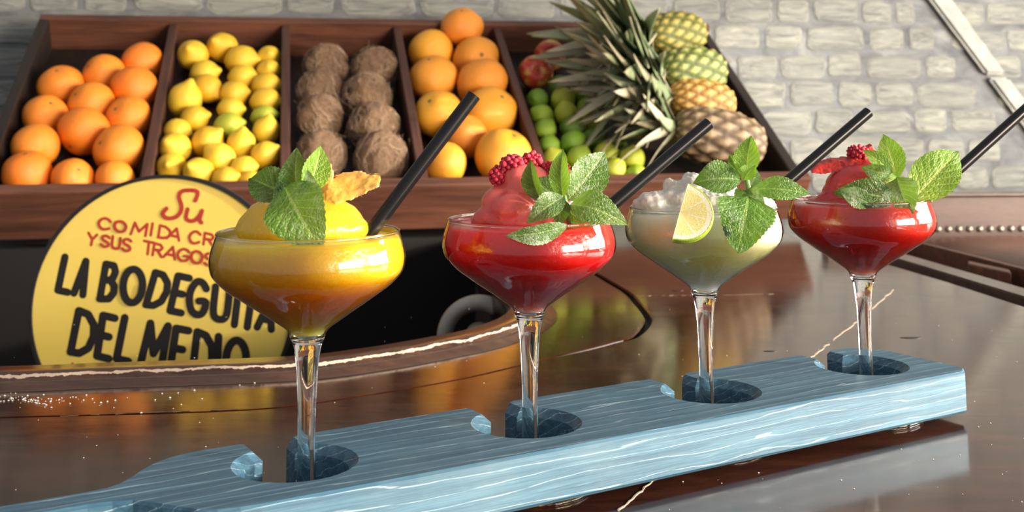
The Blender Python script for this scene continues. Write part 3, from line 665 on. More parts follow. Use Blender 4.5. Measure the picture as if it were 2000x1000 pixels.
GL = {'L': [[(0, 1), (0, 0), (1, 0)]], 'A': [[(0, 0), (.55, 1), (1, 0)], [(.2, .3), (.85, .3)]], 'B': [[(0, 0), (0, 1), (.65, .97), (.85, .8), (.7, .58), (0, .52)], [(.6, .54), (.95, .4), (1, .2), (.7, .02), (0, 0)]],
      'O': [[(.5+.5*math.cos(a), .5+.5*math.sin(a)) for a in [k*math.pi/8 for k in range(17)]]], 'D': [[(0, 0), (0, 1), (.5, .95), (.9, .72), (1, .45), (.85, .15), (.45, 0), (0, 0)]],
      'E': [[(1, 1), (0, 1), (0, 0), (1, 0)], [(0, .52), (.75, .52)]], 'G': [[(1, .82), (.75, .98), (.4, .97), (.08, .7), (0, .4), (.15, .1), (.5, 0), (.85, .1), (1, .42), (.6, .42)]],
      'U': [[(0, 1), (0, .3), (.15, .06), (.5, 0), (.85, .06), (1, .3), (1, 1)]], 'I': [[(0, 0), (0, 1)]], 'T': [[(0, 1), (1, 1)], [(.5, 1), (.5, 0)]],
      'M': [[(0, 0), (.08, 1), (.5, .3), (.92, 1), (1, 0)]], 'C': [[(1, .82), (.7, 1), (.35, .95), (.05, .65), (0, .35), (.2, .06), (.55, 0), (.95, .18)]],
      'R': [[(0, 0), (0, 1), (.7, .97), (.95, .76), (.75, .52), (0, .48)], [(.45, .48), (1, 0)]], 'Y': [[(0, 1), (.5, .5), (1, 1)], [(.5, .5), (.42, 0)]],
      'S': [[(.95, .88), (.6, 1), (.2, .92), (.08, .72), (.3, .55), (.75, .45), (.95, .26), (.75, .05), (.4, 0), (.02, .14)]], 'K': [[(0, 1), (0, 0)], [(.95, 1), (0, .45), (1, 0)]],
      'SS': [[(1.0, .66), (.98, .98), (.55, 1.0), (.40, .90), (.42, .72), (.56, .50), (.62, .26), (.50, .05), (.22, 0), (.02, .14), (.10, .34)]],
      'u': [[(.05, .95), (0, .3), (.15, .02), (.5, .05), (.8, .5), (.95, 1)], [(.95, 1), (.85, .2), (1, 0)]]}
def lettering(name, lets, th, mat):
    c0_ = sc_+sn*.0021
    def S2(x, y): return onplane(x, y, c0_, sn)-sc_
    for ch, bl, br, tl in lets:
        vs, fs, lay = [], [], []
        bl, br, tl = [Vector((p[0]*.46, 340+p[1]*.46)) for p in (bl, br, tl)]
        for st in GL[ch]:
            P = [bl+(br-bl)*x+(tl-bl)*y for x, y in st]
            if len(P) > 4:
                P = [Vector((p.x, p.y)) for p in smoothpath([(p.x, p.y, 0) for p in P], 3)] if ch in 'OCGSUu' or ch == 'SS' else P
            for a, b in zip(P[:-1], P[1:]):
                t = (b-a); t = t.normalized() if t.length > 1e-6 else Vector((1, 0)); q = Vector((-t.y, t.x))*th/2; n0 = len(vs)
                vs += [S2(*(a-q)), S2(*(b-q)), S2(*(b+q)), S2(*(a+q))]; fs.append((n0, n0+1, n0+2, n0+3)); lay += [len(fs)]*4
            for p in P:
                n0 = len(vs); vs += [S2(p.x+th/2*math.cos(k*math.pi/5), p.y+th/2*math.sin(k*math.pi/5)) for k in range(10)]; fs.append(tuple(range(n0, n0+10))); lay += [len(fs)]*10
        vs = [v+sn*1.5e-5*k_ for v, k_ in zip(vs, lay)]; put(name, mesh(name, vs, fs, mat), sg)
B1 = [('L', (246, 493), (288, 502), (276, 352)), ('A', (314, 506), (352, 513), (344, 366)), ('B', (424, 530), (478, 534), (450, 382)), ('O', (518, 540), (600, 552), (530, 398)), ('D', (620, 555), (690, 562), (660, 418)), ('E', (722, 580), (770, 590), (756, 432)), ('G', (802, 590), (872, 604), (808, 448)),
      ('U', (902, 612), (962, 622), (916, 478)), ('I', (995, 640), (1010, 642), (1012, 500)), ('T', (1020, 645), (1080, 655), (1040, 508)), ('A', (1092, 650), (1152, 660), (1116, 525))]
lettering('black_letter', B1, 14.5, M['signblack'])
B2 = [('D', (300, 755), (382, 768), (335, 580)), ('E', (412, 772), (462, 784), (438, 600)), ('L', (495, 784), (545, 795), (530, 610)), ('M', (596, 808), (685, 822), (632, 632)), ('E', (722, 828), (775, 838), (748, 655)), ('D', (815, 850), (890, 862), (838, 670)), ('I', (920, 868), (930, 870), (928, 690)), ('O', (955, 868), (1040, 880), (966, 700))]
lettering('black_letter', B2, 15.5, M['signblack'])
RD = [('C', (418, 228), (465, 240), (424, 182)), ('O', (486, 240), (534, 250), (490, 196)), ('M', (555, 255), (618, 262), (568, 206)), ('I', (640, 260), (648, 262), (648, 210)), ('D', (672, 268), (720, 276), (680, 218)), ('A', (708, 272), (760, 282), (722, 226)), ('C', (804, 290), (848, 298), (808, 240)), ('R', (864, 298), (905, 306), (870, 250)),
      ('I', (925, 308), (930, 309), (931, 258)), ('O', (945, 312), (985, 320), (950, 264)), ('L', (1005, 322), (1035, 328), (1010, 272)), ('L', (1050, 330), (1078, 336), (1056, 280)),
      ('Y', (372, 298), (408, 306), (376, 250)), ('S', (428, 304), (462, 312), (434, 258)), ('U', (474, 312), (506, 320), (480, 264)), ('S', (518, 322), (554, 330), (524, 272)), ('T', (606, 336), (648, 344), (612, 284)), ('R', (648, 344), (686, 352), (656, 294)), ('A', (694, 352), (742, 362), (708, 304)), ('G', (754, 364), (800, 372), (758, 314)), ('O', (812, 374), (858, 382), (816, 324)), ('S', (868, 384), (905, 390), (872, 334)),
      ('K', (296, 868), (340, 876), (308, 806)), ('A', (424, 896), (462, 902), (440, 830)), ('T', (478, 906), (520, 912), (486, 834))]
lettering('red_letter', RD, 5.5, M['signred'])
lettering('red_letter', [('SS', (684, 186), (806, 192), (720, 66)), ('u', (788, 196), (856, 206), (794, 146))], 8, M['signred'])
put('prop_stand', boxm('prop_stand', sc_+Vector((-.12, .012, 0))+Vector((0, 0, -.212-sc_.z+.001)), (.24, 0, 0), (0, .05, 0), (0, 0, .03), M['signblack'], .002, sc_), sg)

# ------------------------------------------------------------------ blue bottle-shaped board
ZT, ZB = .0349, .0058
def board():
    # outline (s, t) of the top edge, of the wall below, and chamfer depth; t positive = towards the camera
    top, low, ch = [], [], []
    def add(a, b, c): top.append(a); low.append(b); ch.append(c)
    FT, BT, e = .0534, -.0478, .0014
    # handle and front edge, anticlockwise seen from above
    front = [(-.20, .012), (-.17, .0115), (-.13, .0108), (-.105, .0112), (-.094, .0128), (-.0853, .0165), (-.077, .0255), (-.0684, .0365), (-.062, .0445), (-.054, .0498), (-.044, .0528), (-.034, FT)]
    for s, t in front: add((s, t-e), (s, t), e)
    for s in (.05, .15, .25, .35, .45): add((s, FT-e), (s, FT), e)
    add((.476, FT-e), (.477, FT), e); add((.487-e, .045), (.487, .0445), e); add((.487-e, -.022), (.487, -.0215), e); add((.468, BT+e), (.4685, BT), e)
    sl, cw, rt, rw = .0142, .0092, .0334, .0284
    for i in (3, 2, 1, 0):
        c = .1434*i; off = .0012 if i else .001
        add((c+off+sl+.004, BT+e), (c+off+cw+.006, BT), .003); add((c+off+sl, BT+.004), (c+off+cw, BT+.0065), .005)
        a0 = math.asin(sl/rt); a1 = math.asin(cw/rw); nn = 26
        for k in range(nn+1):
            q = k/nn; A = a0+(2*math.pi-2*a0)*q; B = a1+(2*math.pi-2*a1)*q
            add((c+off*(1-abs(2*q-1))*0+rt*math.sin(A)+off, -rt*math.cos(A)), (c+off+rw*math.sin(B), -rw*math.cos(B)), .005)
        add((c+off-sl, BT+.003), (c+off-cw, BT+.004), .005); add((c+off-sl-.002, BT+e), (c+off-cw-.004, BT), .003)
    for s, t in [(-.034, BT-.0005), (-.044, -.0472), (-.054, -.0440), (-.062, -.0395), (-.0657, -.0365), (-.072, -.030), (-.0778, -.0225), (-.085, -.0150), (-.0922, -.0108), (-.105, -.0095), (-.13, -.0098), (-.17, -.0105), (-.20, -.011)]: add((s, t+e), (s, t), e)
    n_ = len(top); vs = []
    def P(st, z): return OB+S*st[0]+T*st[1]+Vector((0, 0, z))-OB
    cen = None
    for k in range(n_): vs.append(P(top[k], ZT))
    for k in range(n_): vs.append(P(low[k], ZT-ch[k]))
    bot = []
    for k in range(n_):
        a, b = Vector(low[k-1]), Vector(low[(k+1) % n_]); t_ = (b-a); t_ = t_.normalized() if t_.length else Vector((1, 0)); nn = Vector((-t_.y, t_.x))
        d = .0022 if ch[k] < .002 else .0; bot.append(d*nn)
    def area_(L): return sum(L[i-1][0]*L[i][1]-L[i][0]*L[i-1][1] for i in range(len(L)))
    sgn = 1 if area_(low) > 0 else -1
    for k in range(n_): vs.append(P(low[k], ZB+(.0022 if ch[k] < .002 else .001)))
    for k in range(n_): vs.append(P((low[k][0]+sgn*bot[k].x, low[k][1]+sgn*bot[k].y), ZB))
    # board frame coordinates as vertices so the grain follows its length: mesh in (s,-t,z), object rotated by TH
    def loc(v): return Vector((v.dot(S), -v.dot(T), v.z))
    vs = [loc(v) for v in vs]; fs = []
    for r_ in range(3):
        for k in range(n_): j = (k+1) % n_; fs.append((r_*n_+k, r_*n_+j, (r_+1)*n_+j, (r_+1)*n_+k))
    fs.append(tuple(range(n_))); fs.append(tuple(3*n_+k for k in range(n_))[::-1])
    m = mesh('serving_board', vs, fs, M['blue']); bm = bmesh.new(); bm.from_mesh(m); bmesh.ops.recalc_face_normals(bm, faces=bm.faces)
    bmesh.ops.triangulate(bm, faces=[f for f in bm.faces if len(f.verts) > 4]); bm.to_mesh(m); bm.free(); return m
def blue():
    n = N('blue_stained_wood'); v = n.co('Object'); w = n.noise(n.co('Object', (.9, 6, 10)), 7, 3, .5, .3)
    vv = n.a('ShaderNodeVectorMath', {0: v, 1: n.a('ShaderNodeCombineXYZ', {1: n.math('MULTIPLY', n.math('SUBTRACT', w, .5), .010), 2: n.math('MULTIPLY', n.math('SUBTRACT', w, .5), .010)}).outputs[0]}, operation='ADD').outputs[0]
    g = n.noise(n.a('ShaderNodeMapping', {'Vector': vv, 'Scale': (2.2, 60, 90)}).outputs[0], 3.2, 6, .62)
    lines = n.a('ShaderNodeTexWave', {'Vector': n.a('ShaderNodeMapping', {'Vector': vv, 'Scale': (.35, 1, 1.2), 'Rotation': (R(38), R(0), R(0))}).outputs[0], 'Scale': 48., 'Distortion': 1.6, 'Detail': 3., 'Detail Scale': .8}, wave_type='BANDS', bands_direction='Z', wave_profile='SIN').outputs['Fac']
    fine = n.noise(n.co('Object', (6, 150, 200)), 6, 4, .6)
    c = n.ramp(g, (.28, (.022, .074, .125)), (.5, (.042, .120, .185)), (.72, (.084, .195, .275)))
    l1 = n.math('MULTIPLY', n.ramp(lines, (.982, 0.), (.999, 1.)), n.ramp(fine, (.35, 0.), (.6, 1.)))
    c = n.mix(n.math('MULTIPLY', l1, .65), c, (.52, .70, .76)); c = n.mix(n.math('MULTIPLY', n.ramp(fine, (.60, 0.), (.76, 1.)), .22), c, (.42, .60, .68))
    pat = n.noise(v, 16, 4, .6); c = n.mix(n.math('MULTIPLY', n.ramp(pat, (.52, 0.), (.7, 1.)), .10), c, (.30, .40, .40))
    return n.P(Base_Color=c, Roughness=.5, Normal=n.bump(n.math('ADD', g, n.math('MULTIPLY', fine, .5)), .35, .0006))
M['blue'] = blue()
bd = put('serving_board', board(), None, OB, label='blue-stained wooden flight board shaped like a bottle, holding four glasses', category='board')
bd.rotation_euler = (0, 0, TH)

# ------------------------------------------------------------------ glasses
def thinglass():
    n = N('thin_clear_glass'); n.n.remove(n.b); tr = n.a('ShaderNodeBsdfTransparent'); tr.inputs[0].default_value = (.97, .98, .97, 1)
    gl = n.a('ShaderNodeBsdfGlossy', {'Roughness': .015}); lw = n.a('ShaderNodeFresnel', {'IOR': 1.52})
    fac = n.math('MULTIPLY', lw.outputs[0], 1.25); mx = n.a('ShaderNodeMixShader', {0: fac, 1: tr.outputs[0], 2: gl.outputs[0]})
    n.t.links.new(mx.outputs[0], n.n['Material Output'].inputs[0]); return n.m
M['thin'] = thinglass()
n = N('clear_glass'); M['glass'] = n.P(Base_Color=(1, 1, 1), Roughness=0., IOR=1.5, Transmission_Weight=1.)
bprof = [(.0093, .0995), (.0100, .1020), (.0128, .1048), (.0168, .1076), (.0228, .1118), (.0307, .117), (.0375, .1217), (.0437, .126), (.0487, .1307), (.0514, .1345), (.0525, .1395), (.0524, .143), (.0516, .1468), (.0503, .1508), (.0494, .1538), (.0489, .1552)]
gb = lathe('bowl', [(p[0], p[1]) for p in [tuple(x) for x in smoothpath([(a, b, 0) for a, b in bprof], 3)] for p in [(p[0], p[1])]], M['thin'], 96)
rimv = [(.0489+.0006*math.cos(a), .1552+.0008*math.sin(a)) for a in [k*math.pi/4 for k in range(9)]]
grm = lathe('rim', rimv, M['glass'], 96)
sprof = [(0, .0993), (.0060, .0994), (.0088, .0993), (.0090, .0985), (.0080, .0965), (.0070, .0925), (.0061, .086), (.0053, .075), (.0048, .062), (.0046, .050), (.0048, .036), (.0053, .024), (.0062, .015), (.0085, .0098), (.013, .0076), (.020, .0062), (.028, .0052), (.034, .0042), (.0372, .003), (.0378, .0018), (.037, .0006), (.034, .0002), (0, .0002)]
gs = lathe('stem', [(a, b) for a, b, _ in smoothpath([(a, b, 0) for a, b in sprof], 3)], M['glass'], 64)
GP = [(-.11118, .59799), (.00934, .66499), (.12804, .74176), (.25589, .80895)]
GLAB = ['stemmed coupe glass of orange mango drink, nearest on the blue board', 'stemmed coupe glass of red raspberry drink, second on the blue board', 'stemmed coupe glass of pale lime drink, third on the blue board', 'stemmed coupe glass of red strawberry drink, farthest on the blue board']
for (x, y), l in zip(GP, GLAB):
    g = thing('coupe_glass', l, 'glass', (x, y, 0), 'coupe glasses in the blue board'); put('bowl', gb, g); put('rim', grm, g); put('stem_and_foot', gs, g)

# drinks
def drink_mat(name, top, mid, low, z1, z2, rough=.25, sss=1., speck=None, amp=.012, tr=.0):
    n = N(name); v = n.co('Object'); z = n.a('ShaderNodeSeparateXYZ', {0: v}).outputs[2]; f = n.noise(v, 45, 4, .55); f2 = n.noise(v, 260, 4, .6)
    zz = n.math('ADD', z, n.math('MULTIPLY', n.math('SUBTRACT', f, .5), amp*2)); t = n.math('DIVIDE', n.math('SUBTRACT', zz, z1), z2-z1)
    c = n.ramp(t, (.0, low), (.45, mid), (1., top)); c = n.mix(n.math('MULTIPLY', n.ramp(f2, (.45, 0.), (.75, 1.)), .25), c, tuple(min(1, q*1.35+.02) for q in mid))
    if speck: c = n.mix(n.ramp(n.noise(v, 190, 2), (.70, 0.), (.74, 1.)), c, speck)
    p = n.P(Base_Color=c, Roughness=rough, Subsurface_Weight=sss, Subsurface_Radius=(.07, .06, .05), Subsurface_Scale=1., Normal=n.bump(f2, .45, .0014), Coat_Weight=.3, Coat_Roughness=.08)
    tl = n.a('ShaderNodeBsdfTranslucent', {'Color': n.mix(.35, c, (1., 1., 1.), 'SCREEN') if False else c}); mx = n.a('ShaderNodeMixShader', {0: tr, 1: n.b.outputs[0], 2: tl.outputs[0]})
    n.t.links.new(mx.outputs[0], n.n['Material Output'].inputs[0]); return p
DM = [drink_mat('mango_slush', (.96, .46, .012), (.96, .46, .012), (.97, .62, .09), .104, .150), drink_mat('raspberry_slush', (.92, .016, .012), (.85, .018, .016), (.74, .22, .20), .122, .144, amp=.010),  # low colours: frost, lightened further to make up for shade under the bowls
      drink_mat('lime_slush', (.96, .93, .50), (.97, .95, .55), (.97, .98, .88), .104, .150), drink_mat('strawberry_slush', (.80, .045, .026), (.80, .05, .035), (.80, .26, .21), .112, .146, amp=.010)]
MM = [DM[0], drink_mat('raspberry_sorbet', (.74, .12, .10), (.74, .12, .10), (.5, .05, .05), .15, .2, .3, .3), None, drink_mat('strawberry_sorbet', (.56, .035, .03), (.56, .035, .03), (.5, .03, .03), .15, .2, .3, .3)]
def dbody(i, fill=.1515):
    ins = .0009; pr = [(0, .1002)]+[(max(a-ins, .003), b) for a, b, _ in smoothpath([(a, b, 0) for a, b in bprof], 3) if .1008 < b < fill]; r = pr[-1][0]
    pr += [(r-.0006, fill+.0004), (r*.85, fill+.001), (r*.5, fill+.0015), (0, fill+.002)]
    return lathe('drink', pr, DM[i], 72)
def blobs(name, mat, L, vox=.0011, seed=0, amp=.0012, sc=90, smooth=4):
    bm = bmesh.new()
    for x, y, z, rx, ry, rz, rot in L:
        mt = Matrix.Translation((x, y, z)) @ Matrix.Rotation(R(rot), 4, 'Y') @ Matrix.Diagonal((rx, ry, rz, 1))
        bmesh.ops.create_icosphere(bm, subdivisions=4, radius=1, matrix=mt)
    m = frombm(name, bm, mat, True); o = bpy.data.objects.new(name, m); col.objects.link(o)
    r = o.modifiers.new('r', 'REMESH'); r.mode = 'VOXEL'; r.voxel_size = vox; r.use_smooth_shade = True
    s = o.modifiers.new('s', 'SMOOTH'); s.iterations = smooth; s.factor = .6
    if amp:
        tx = bpy.data.textures.new(name, 'CLOUDS'); tx.noise_scale = 1/sc; tx.noise_depth = 3
        d = o.modifiers.new('d', 'DISPLACE'); d.texture = tx; d.strength = amp*2; d.texture_coords = 'LOCAL'
    return o
def pix(x, y, gi, dy=0.0):   # a point near glass gi from its place in the photograph, dy metres nearer (-) or farther (+)
    return at(x, y, GP[gi][1]+dy)-Vector((GP[gi][0], GP[gi][1], 0))
DL = [('frozen_mango_drink', 'orange mango slush heaped in the nearest coupe glass'), ('frozen_raspberry_drink', 'bright red raspberry slush swirled in the second coupe glass'), ('frozen_lime_drink', 'pale lime crushed-ice drink in the third coupe glass'), ('frozen_strawberry_drink', 'red strawberry slush heaped in the farthest coupe glass')]
DR = []
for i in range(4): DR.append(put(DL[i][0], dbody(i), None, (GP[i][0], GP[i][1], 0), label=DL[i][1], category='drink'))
def blobpx(gi, L):
    out = []; k = GP[gi][1]/FPX
    for x, y, dy, rx, rz, rot in L: p = pix(x, y, gi, dy); out.append((p.x, p.y, p.z, rx*k, (rx+rz)/2*k, rz*k, rot))
    return out
mo = blobs('slush_mound', MM[0], blobpx(0, [(590, 448, 0, 128, 50, 0), (560, 432, 0, 85, 48, 0), (640, 425, .005, 70, 42, 15), (600, 405, .006, 60, 34, 0), (500, 452, -.002, 36, 42, -20), (665, 440, 0, 50, 36, 25), (580, 400, .0, 40, 28, 0)]), amp=.001); mo.parent = DR[0]
mo = blobs('sorbet_swirl', MM[1], blobpx(1, [(1040, 430, 0, 118, 26, 0), (960, 425, -.004, 42, 26, -22), (975, 398, -.002, 34, 36, 15), (1000, 410, -.008, 46, 38, 0), (1022, 372, -.002, 42, 34, -15), (1010, 345, 0, 30, 26, -35), (1042, 350, .004, 34, 26, 10), (1075, 398, .004, 56, 40, 0), (1035, 400, .006, 60, 44, 0), (990, 375, .0, 24, 20, 30), (1110, 425, 0, 50, 26, 20)]), amp=.0010); mo.parent = DR[1]
mo = blobs('sorbet_swirl', MM[3], blobpx(3, [(1685, 395, 0, 110, 20, 0), (1655, 375, -.003, 48, 28, 0), (1625, 388, -.006, 30, 14, 0), (1690, 368, 0, 58, 36, 0), (1665, 352, -.004, 52, 30, -12), (1680, 332, .0, 46, 18, -12), (1710, 350, .004, 44, 30, 30), (1740, 385, -.002, 40, 18, 10)]), amp=.0006); mo.parent = DR[3]
n = N('crushed_ice'); v = n.co('Object'); f = n.noise(v, 150, 4); ice = n.P(Base_Color=n.ramp(f, (.3, (.80, .76, .66)), (.7, (.92, .90, .85))), Roughness=.18, Subsurface_Weight=.5, Subsurface_Radius=(.01, .01, .008), Transmission_Weight=.28, Normal=n.bump(f, .5, .002), Coat_Weight=.5)
mo = blobs('crushed_ice', ice, blobpx(2, [(1375, 410, 0, 138, 16, 0), (1275, 398, -.008, 30, 22, 20), (1255, 402, -.004, 20, 16, 0), (1262, 388, -.004, 14, 12, 0), (1292, 384, -.002, 18, 14, 0), (1312, 390, -.004, 24, 22, 0), (1308, 362, .0, 12, 14, 0), (1322, 368, .0, 20, 16, 0), (1345, 352, .004, 22, 14, -30), (1352, 372, 0, 30, 26, 0), (1340, 392, -.005, 40, 26, 0), (1415, 372, .002, 26, 15, 0), (1408, 385, .0, 34, 18, 0), (1380, 395, -.004, 50, 24, 0), (1470, 398, .0, 42, 18, 0), (1500, 402, .004, 18, 12, 0)]), amp=.0026, sc=170, smooth=1); mo.parent = DR[2]

# ------------------------------------------------------------------ straws
n = N('black_plastic'); M['straw'] = n.P(Base_Color=(.006, .006, .007), Roughness=.26, Specular_IOR_Level=.35, Normal=n.bump(n.noise(n.co('Object', (300, 300, 3)), 2, 2), .15, .0006))
def straw(gi, x0, y0, x1, y1, d0, d1, ext, ext2, lab):
    a = at(x0, y0, GP[gi][1]+d0); b = at(x1, y1, GP[gi][1]+d1); ax = (b-a).normalized(); a2 = a-ax*ext; b2 = b+ax*ext2; L = (b2-a2).length
    ro_, ri = .0040, .0035; n_ = 24; vs, fs = [], []
    for rr, z in ((ro_, 0), (ro_, L), (ri, L), (ri, 0)):
        for k in range(n_): q = 2*math.pi*k/n_; vs.append((rr*math.cos(q), rr*math.sin(q), z))
    for r_ in range(4):
        for k in range(n_): j = (k+1) % n_; fs.append((r_*n_+k, r_*n_+j, ((r_+1) % 4)*n_+j, ((r_+1) % 4)*n_+k))
    m = mesh('straw', vs, fs, M['straw'], True); m.set_sharp_from_angle(angle=R(40))
    o = put('straw', m, None, a2, label=lab, category='straw', group='black straws'); o.rotation_euler = ax.to_track_quat('Z', 'Y').to_euler()
straw(0, 722, 455, 926, 186, .005, .02, .016, 0, 'black straw standing in the orange mango drink')
straw(1, 1150, 438, 1384, 241, .008, .03, .014, 0, 'black straw leaning out of the raspberry drink')
straw(2, 1490, 396, 1696, 219, .010, .03, .014, 0, 'black straw leaning out of the pale lime drink')
straw(3, 1790, 405, 2000, 216, .012, .03, .012, .02, 'black straw leaning out of the farthest strawberry drink, cut by the frame')

# ------------------------------------------------------------------ mint
def leaf_mat(name, a, b, vein, frost):
    n = N(name); uv = n.a('ShaderNodeTexCoord').outputs['UV']; s = n.a('ShaderNodeSeparateXYZ', {0: uv}); x, y = s.outputs[0], s.outputs[1]
    ax = n.math('ABSOLUTE', x); mid = n.math('LESS_THAN', ax, .055)
    q = n.math('SUBTRACT', n.math('MULTIPLY', y, 8.), n.math('MULTIPLY', n.math('POWER', ax, .8), 2.2)); fr = n.math('ABSOLUTE', n.math('SUBTRACT', n.math('FRACT', q), .5))
    side = n.math('GREATER_THAN', fr, .44)
    vor = n.a('ShaderNodeTexVoronoi', {'Vector': n.a('ShaderNodeCombineXYZ', {0: n.math('MULTIPLY', ax, 4.), 1: n.math('MULTIPLY', y, 13.)}).outputs[0], 'Scale': 1.6}, feature='DISTANCE_TO_EDGE').outputs['Distance']
    net = n.math('LESS_THAN', vor, .035)
    v = n.co('Object'); f = n.noise(v, 120, 4); c = n.ramp(f, (.3, a), (.7, b))
    vn = n.math('MAXIMUM', mid, n.math('MULTIPLY', side, .7)); vn = n.math('MAXIMUM', vn, n.math('MULTIPLY', net, .38)); c = n.mix(n.math('MULTIPLY', vn, .8), c, vein)
    oi = n.a('ShaderNodeObjectInfo').outputs['Random']
    fz = n.noise(v, 300, 5, .7); fm = n.noise(v, 55, 3); fac = n.math('MULTIPLY', n.math('MULTIPLY', n.ramp(fz, (.42, 0.), (.62, 1.)), n.ramp(fm, (.38, 0.), (.62, 1.))), frost)
    c = n.mix(fac, c, (.68, .76, .62))
    h = n.math('SUBTRACT', n.math('MULTIPLY', n.math('MINIMUM', vor, .25), 2.), n.math('MULTIPLY', vn, .3))
    p = n.P(Base_Color=c, Roughness=.42, Normal=n.bump(h, .7, .0009), Subsurface_Weight=.0)
    tl = n.a('ShaderNodeBsdfTranslucent', {'Color': n.mix(.5, c, (.35, .60, .02))}); mx = n.a('ShaderNodeMixShader', {0: .28, 1: n.b.outputs[0], 2: tl.outputs[0]})
    n.t.links.new(mx.outputs[0], n.n['Material Output'].inputs[0]); return p
LM = {'g': leaf_mat('mint_leaf', (.035, .125, .010), (.095, .235, .020), (.32, .48, .12), .22), 'd': leaf_mat('dark_mint_leaf', (.022, .075, .009), (.055, .145, .016), (.22, .38, .10), .15),
      'b': leaf_mat('bright_mint_leaf', (.10, .26, .010), (.21, .40, .020), (.58, .74, .20), .08), 'f': leaf_mat('frosted_mint_leaf', (.06, .16, .02), (.14, .27, .05), (.40, .54, .22), .75)}
def leaf(parent, org, gi, b, t, wpx, kind, roll=0, fold=.25, curl=.15, db=0., dt=-.005, seed=0, squ=0):
    A = at(b[0], b[1], GP[gi][1]+db); B = at(t[0], t[1], GP[gi][1]+dt); ax = (B-A); L = ax.length; ax = ax.normalized()
    nz = (CAM-A); nz = (nz-ax*nz.dot(ax)).normalized(); nz = Matrix.Rotation(R(roll), 3, ax) @ nz; sd = ax.cross(nz).normalized()
    Wd = wpx*GP[gi][1]/FPX/2/max(.35, math.cos(R(roll))*(1-fold*.25)); nt, ns = 40, 18; vs, uv, fs = [], [], []; rn = random.Random(seed)
    ph = rn.uniform(0, 6)
    for j in range(nt+1):
        y = j/nt; w = (1-squ)*math.sin(math.pi*min(1, max(0, y))**.84)**.92+squ*min(1, y*9)**.5*(1-max(0, y-.3)/.7)**.62 if 0 < y < 1 else 0
        for i in range(ns+1):
            x = (i/ns)*2-1; ax_ = abs(x); ser = 1+(.10*((y*13) % 1)-.04 if ax_ > .95 else 0)
            sag = curl*L*(math.sin(math.pi*y)-.9*y*y) ; q = (y*8-2.2*ax_**.8) % 1; puck = .028*Wd*2*math.sin(math.pi*q)*(1-ax_*.5)*min(1, ax_*6)
            wav = .10*Wd*math.sin(y*9+ph+x)*ax_
            yy = y*L+ax_*Wd*.10*w
            P = A+ax*min(yy, L*1.0+0)+sd*(x*w*Wd*ser)+nz*(fold*Wd*w*ax_**1.3+sag+puck+wav)
            vs.append(P-Vector(org)); uv.append((x, y))
    for j in range(nt):
        for i in range(ns): a = j*(ns+1)+i; fs.append((a, a+1, a+ns+2, a+ns+1))
    put('leaf', mesh('leaf', vs, fs, LM[kind], True, uv), parent)
def stem(parent, org, pts, r=.0013):
    P = smoothpath([at(x, y, d)-Vector(org) for x, y, d in pts], 4); v_, f_ = tube(P, r, 8); put('stem', mesh('stem', v_, f_, plain('mint_stem', (.20, .34, .10), .45), True), parent)
def sprig(gi, lab, px):
    o = at(*px, GP[gi][1]); return thing('mint_sprig', lab, 'mint', o, 'mint sprigs'), o
s, o = sprig(0, 'mint sprig with one broad veined leaf on the orange mango drink', (600, 440))
stem(s, o, [(606, 462, GP[0][1]-.02), (600, 420, GP[0][1]-.018), (585, 385, GP[0][1]-.014)])
leaf(s, o, 0, (570, 388), (484, 345), 66, 'd', 12, .3, .10, -.016, -.008, 1)
leaf(s, o, 0, (585, 395), (577, 288), 48, 'g', -22, .4, .10, -.014, -.010, 2)
leaf(s, o, 0, (594, 385), (630, 283), 46, 'b', 18, .45, .10, -.016, -.008, 3)
leaf(s, o, 0, (625, 405), (598, 335), 34, 'f', -15, .3, .2, -.020, -.024, 4)
leaf(s, o, 0, (556, 364), (622, 484), 112, 'g', 8, .18, .10, -.022, -.040, 5, .35)
leaf(s, o, 0, (572, 388), (532, 398), 60, 'd', 20, .3, .10, -.018, -.022, 6)
s, o = sprig(1, 'frosted many-leaved mint sprig on the raspberry drink', (1105, 430))
stem(s, o, [(1118, 445, GP[1][1]-.018), (1110, 420, GP[1][1]-.018), (1100, 382, GP[1][1]-.014)], .0019)
leaf(s, o, 1, (1058, 394), (1033, 312), 30, 'g', -30, .6, .10, -.018, -.016, 11)
leaf(s, o, 1, (1092, 385), (1040, 350), 40, 'g', 20, .3, -.1, -.012, -.016, 12)
leaf(s, o, 1, (1099, 388), (1097, 291), 34, 'b', -20, .55, .08, -.016, -.014, 13)
leaf(s, o, 1, (1108, 392), (1184, 296), 66, 'f', 14, .4, .05, -.010, .0, 14)
leaf(s, o, 1, (1118, 395), (1180, 330), 34, 'd', 40, .4, .05, -.004, .006, 18)
leaf(s, o, 1, (1112, 400), (1224, 432), 56, 'g', -16, .3, .22, -.020, -.034, 15)
leaf(s, o, 1, (1102, 384), (1031, 432), 42, 'f', 10, .35, .15, -.022, -.034, 16)
leaf(s, o, 1, (1108, 440), (988, 464), 33, 'f', -25, .35, .08, -.046, -.056, 17)
leaf(s, o, 1, (1096, 388), (1092, 442), 34, 'd', 0, .5, .05, -.020, -.030, 19)
leaf(s, o, 1, (1112, 415), (1160, 441), 32, 'b', 10, .3, .05, -.018, -.022, 20)
s, o = sprig(2, 'mint sprig with a hanging square leaf on the pale lime drink', (1460, 390))
stem(s, o, [(1470, 405, GP[2][1]-.022), (1462, 370, GP[2][1]-.022), (1456, 340, GP[2][1]-.018)], .0019)
leaf(s, o, 2, (1448, 352), (1354, 354), 56, 'g', 24, .3, .14, -.020, -.020, 21)
leaf(s, o, 2, (1457, 352), (1466, 264), 42, 'b', -12, .45, .08, -.018, -.014, 22)
leaf(s, o, 2, (1446, 345), (1424, 300), 22, 'b', 10, .4, .08, -.016, -.012, 28)
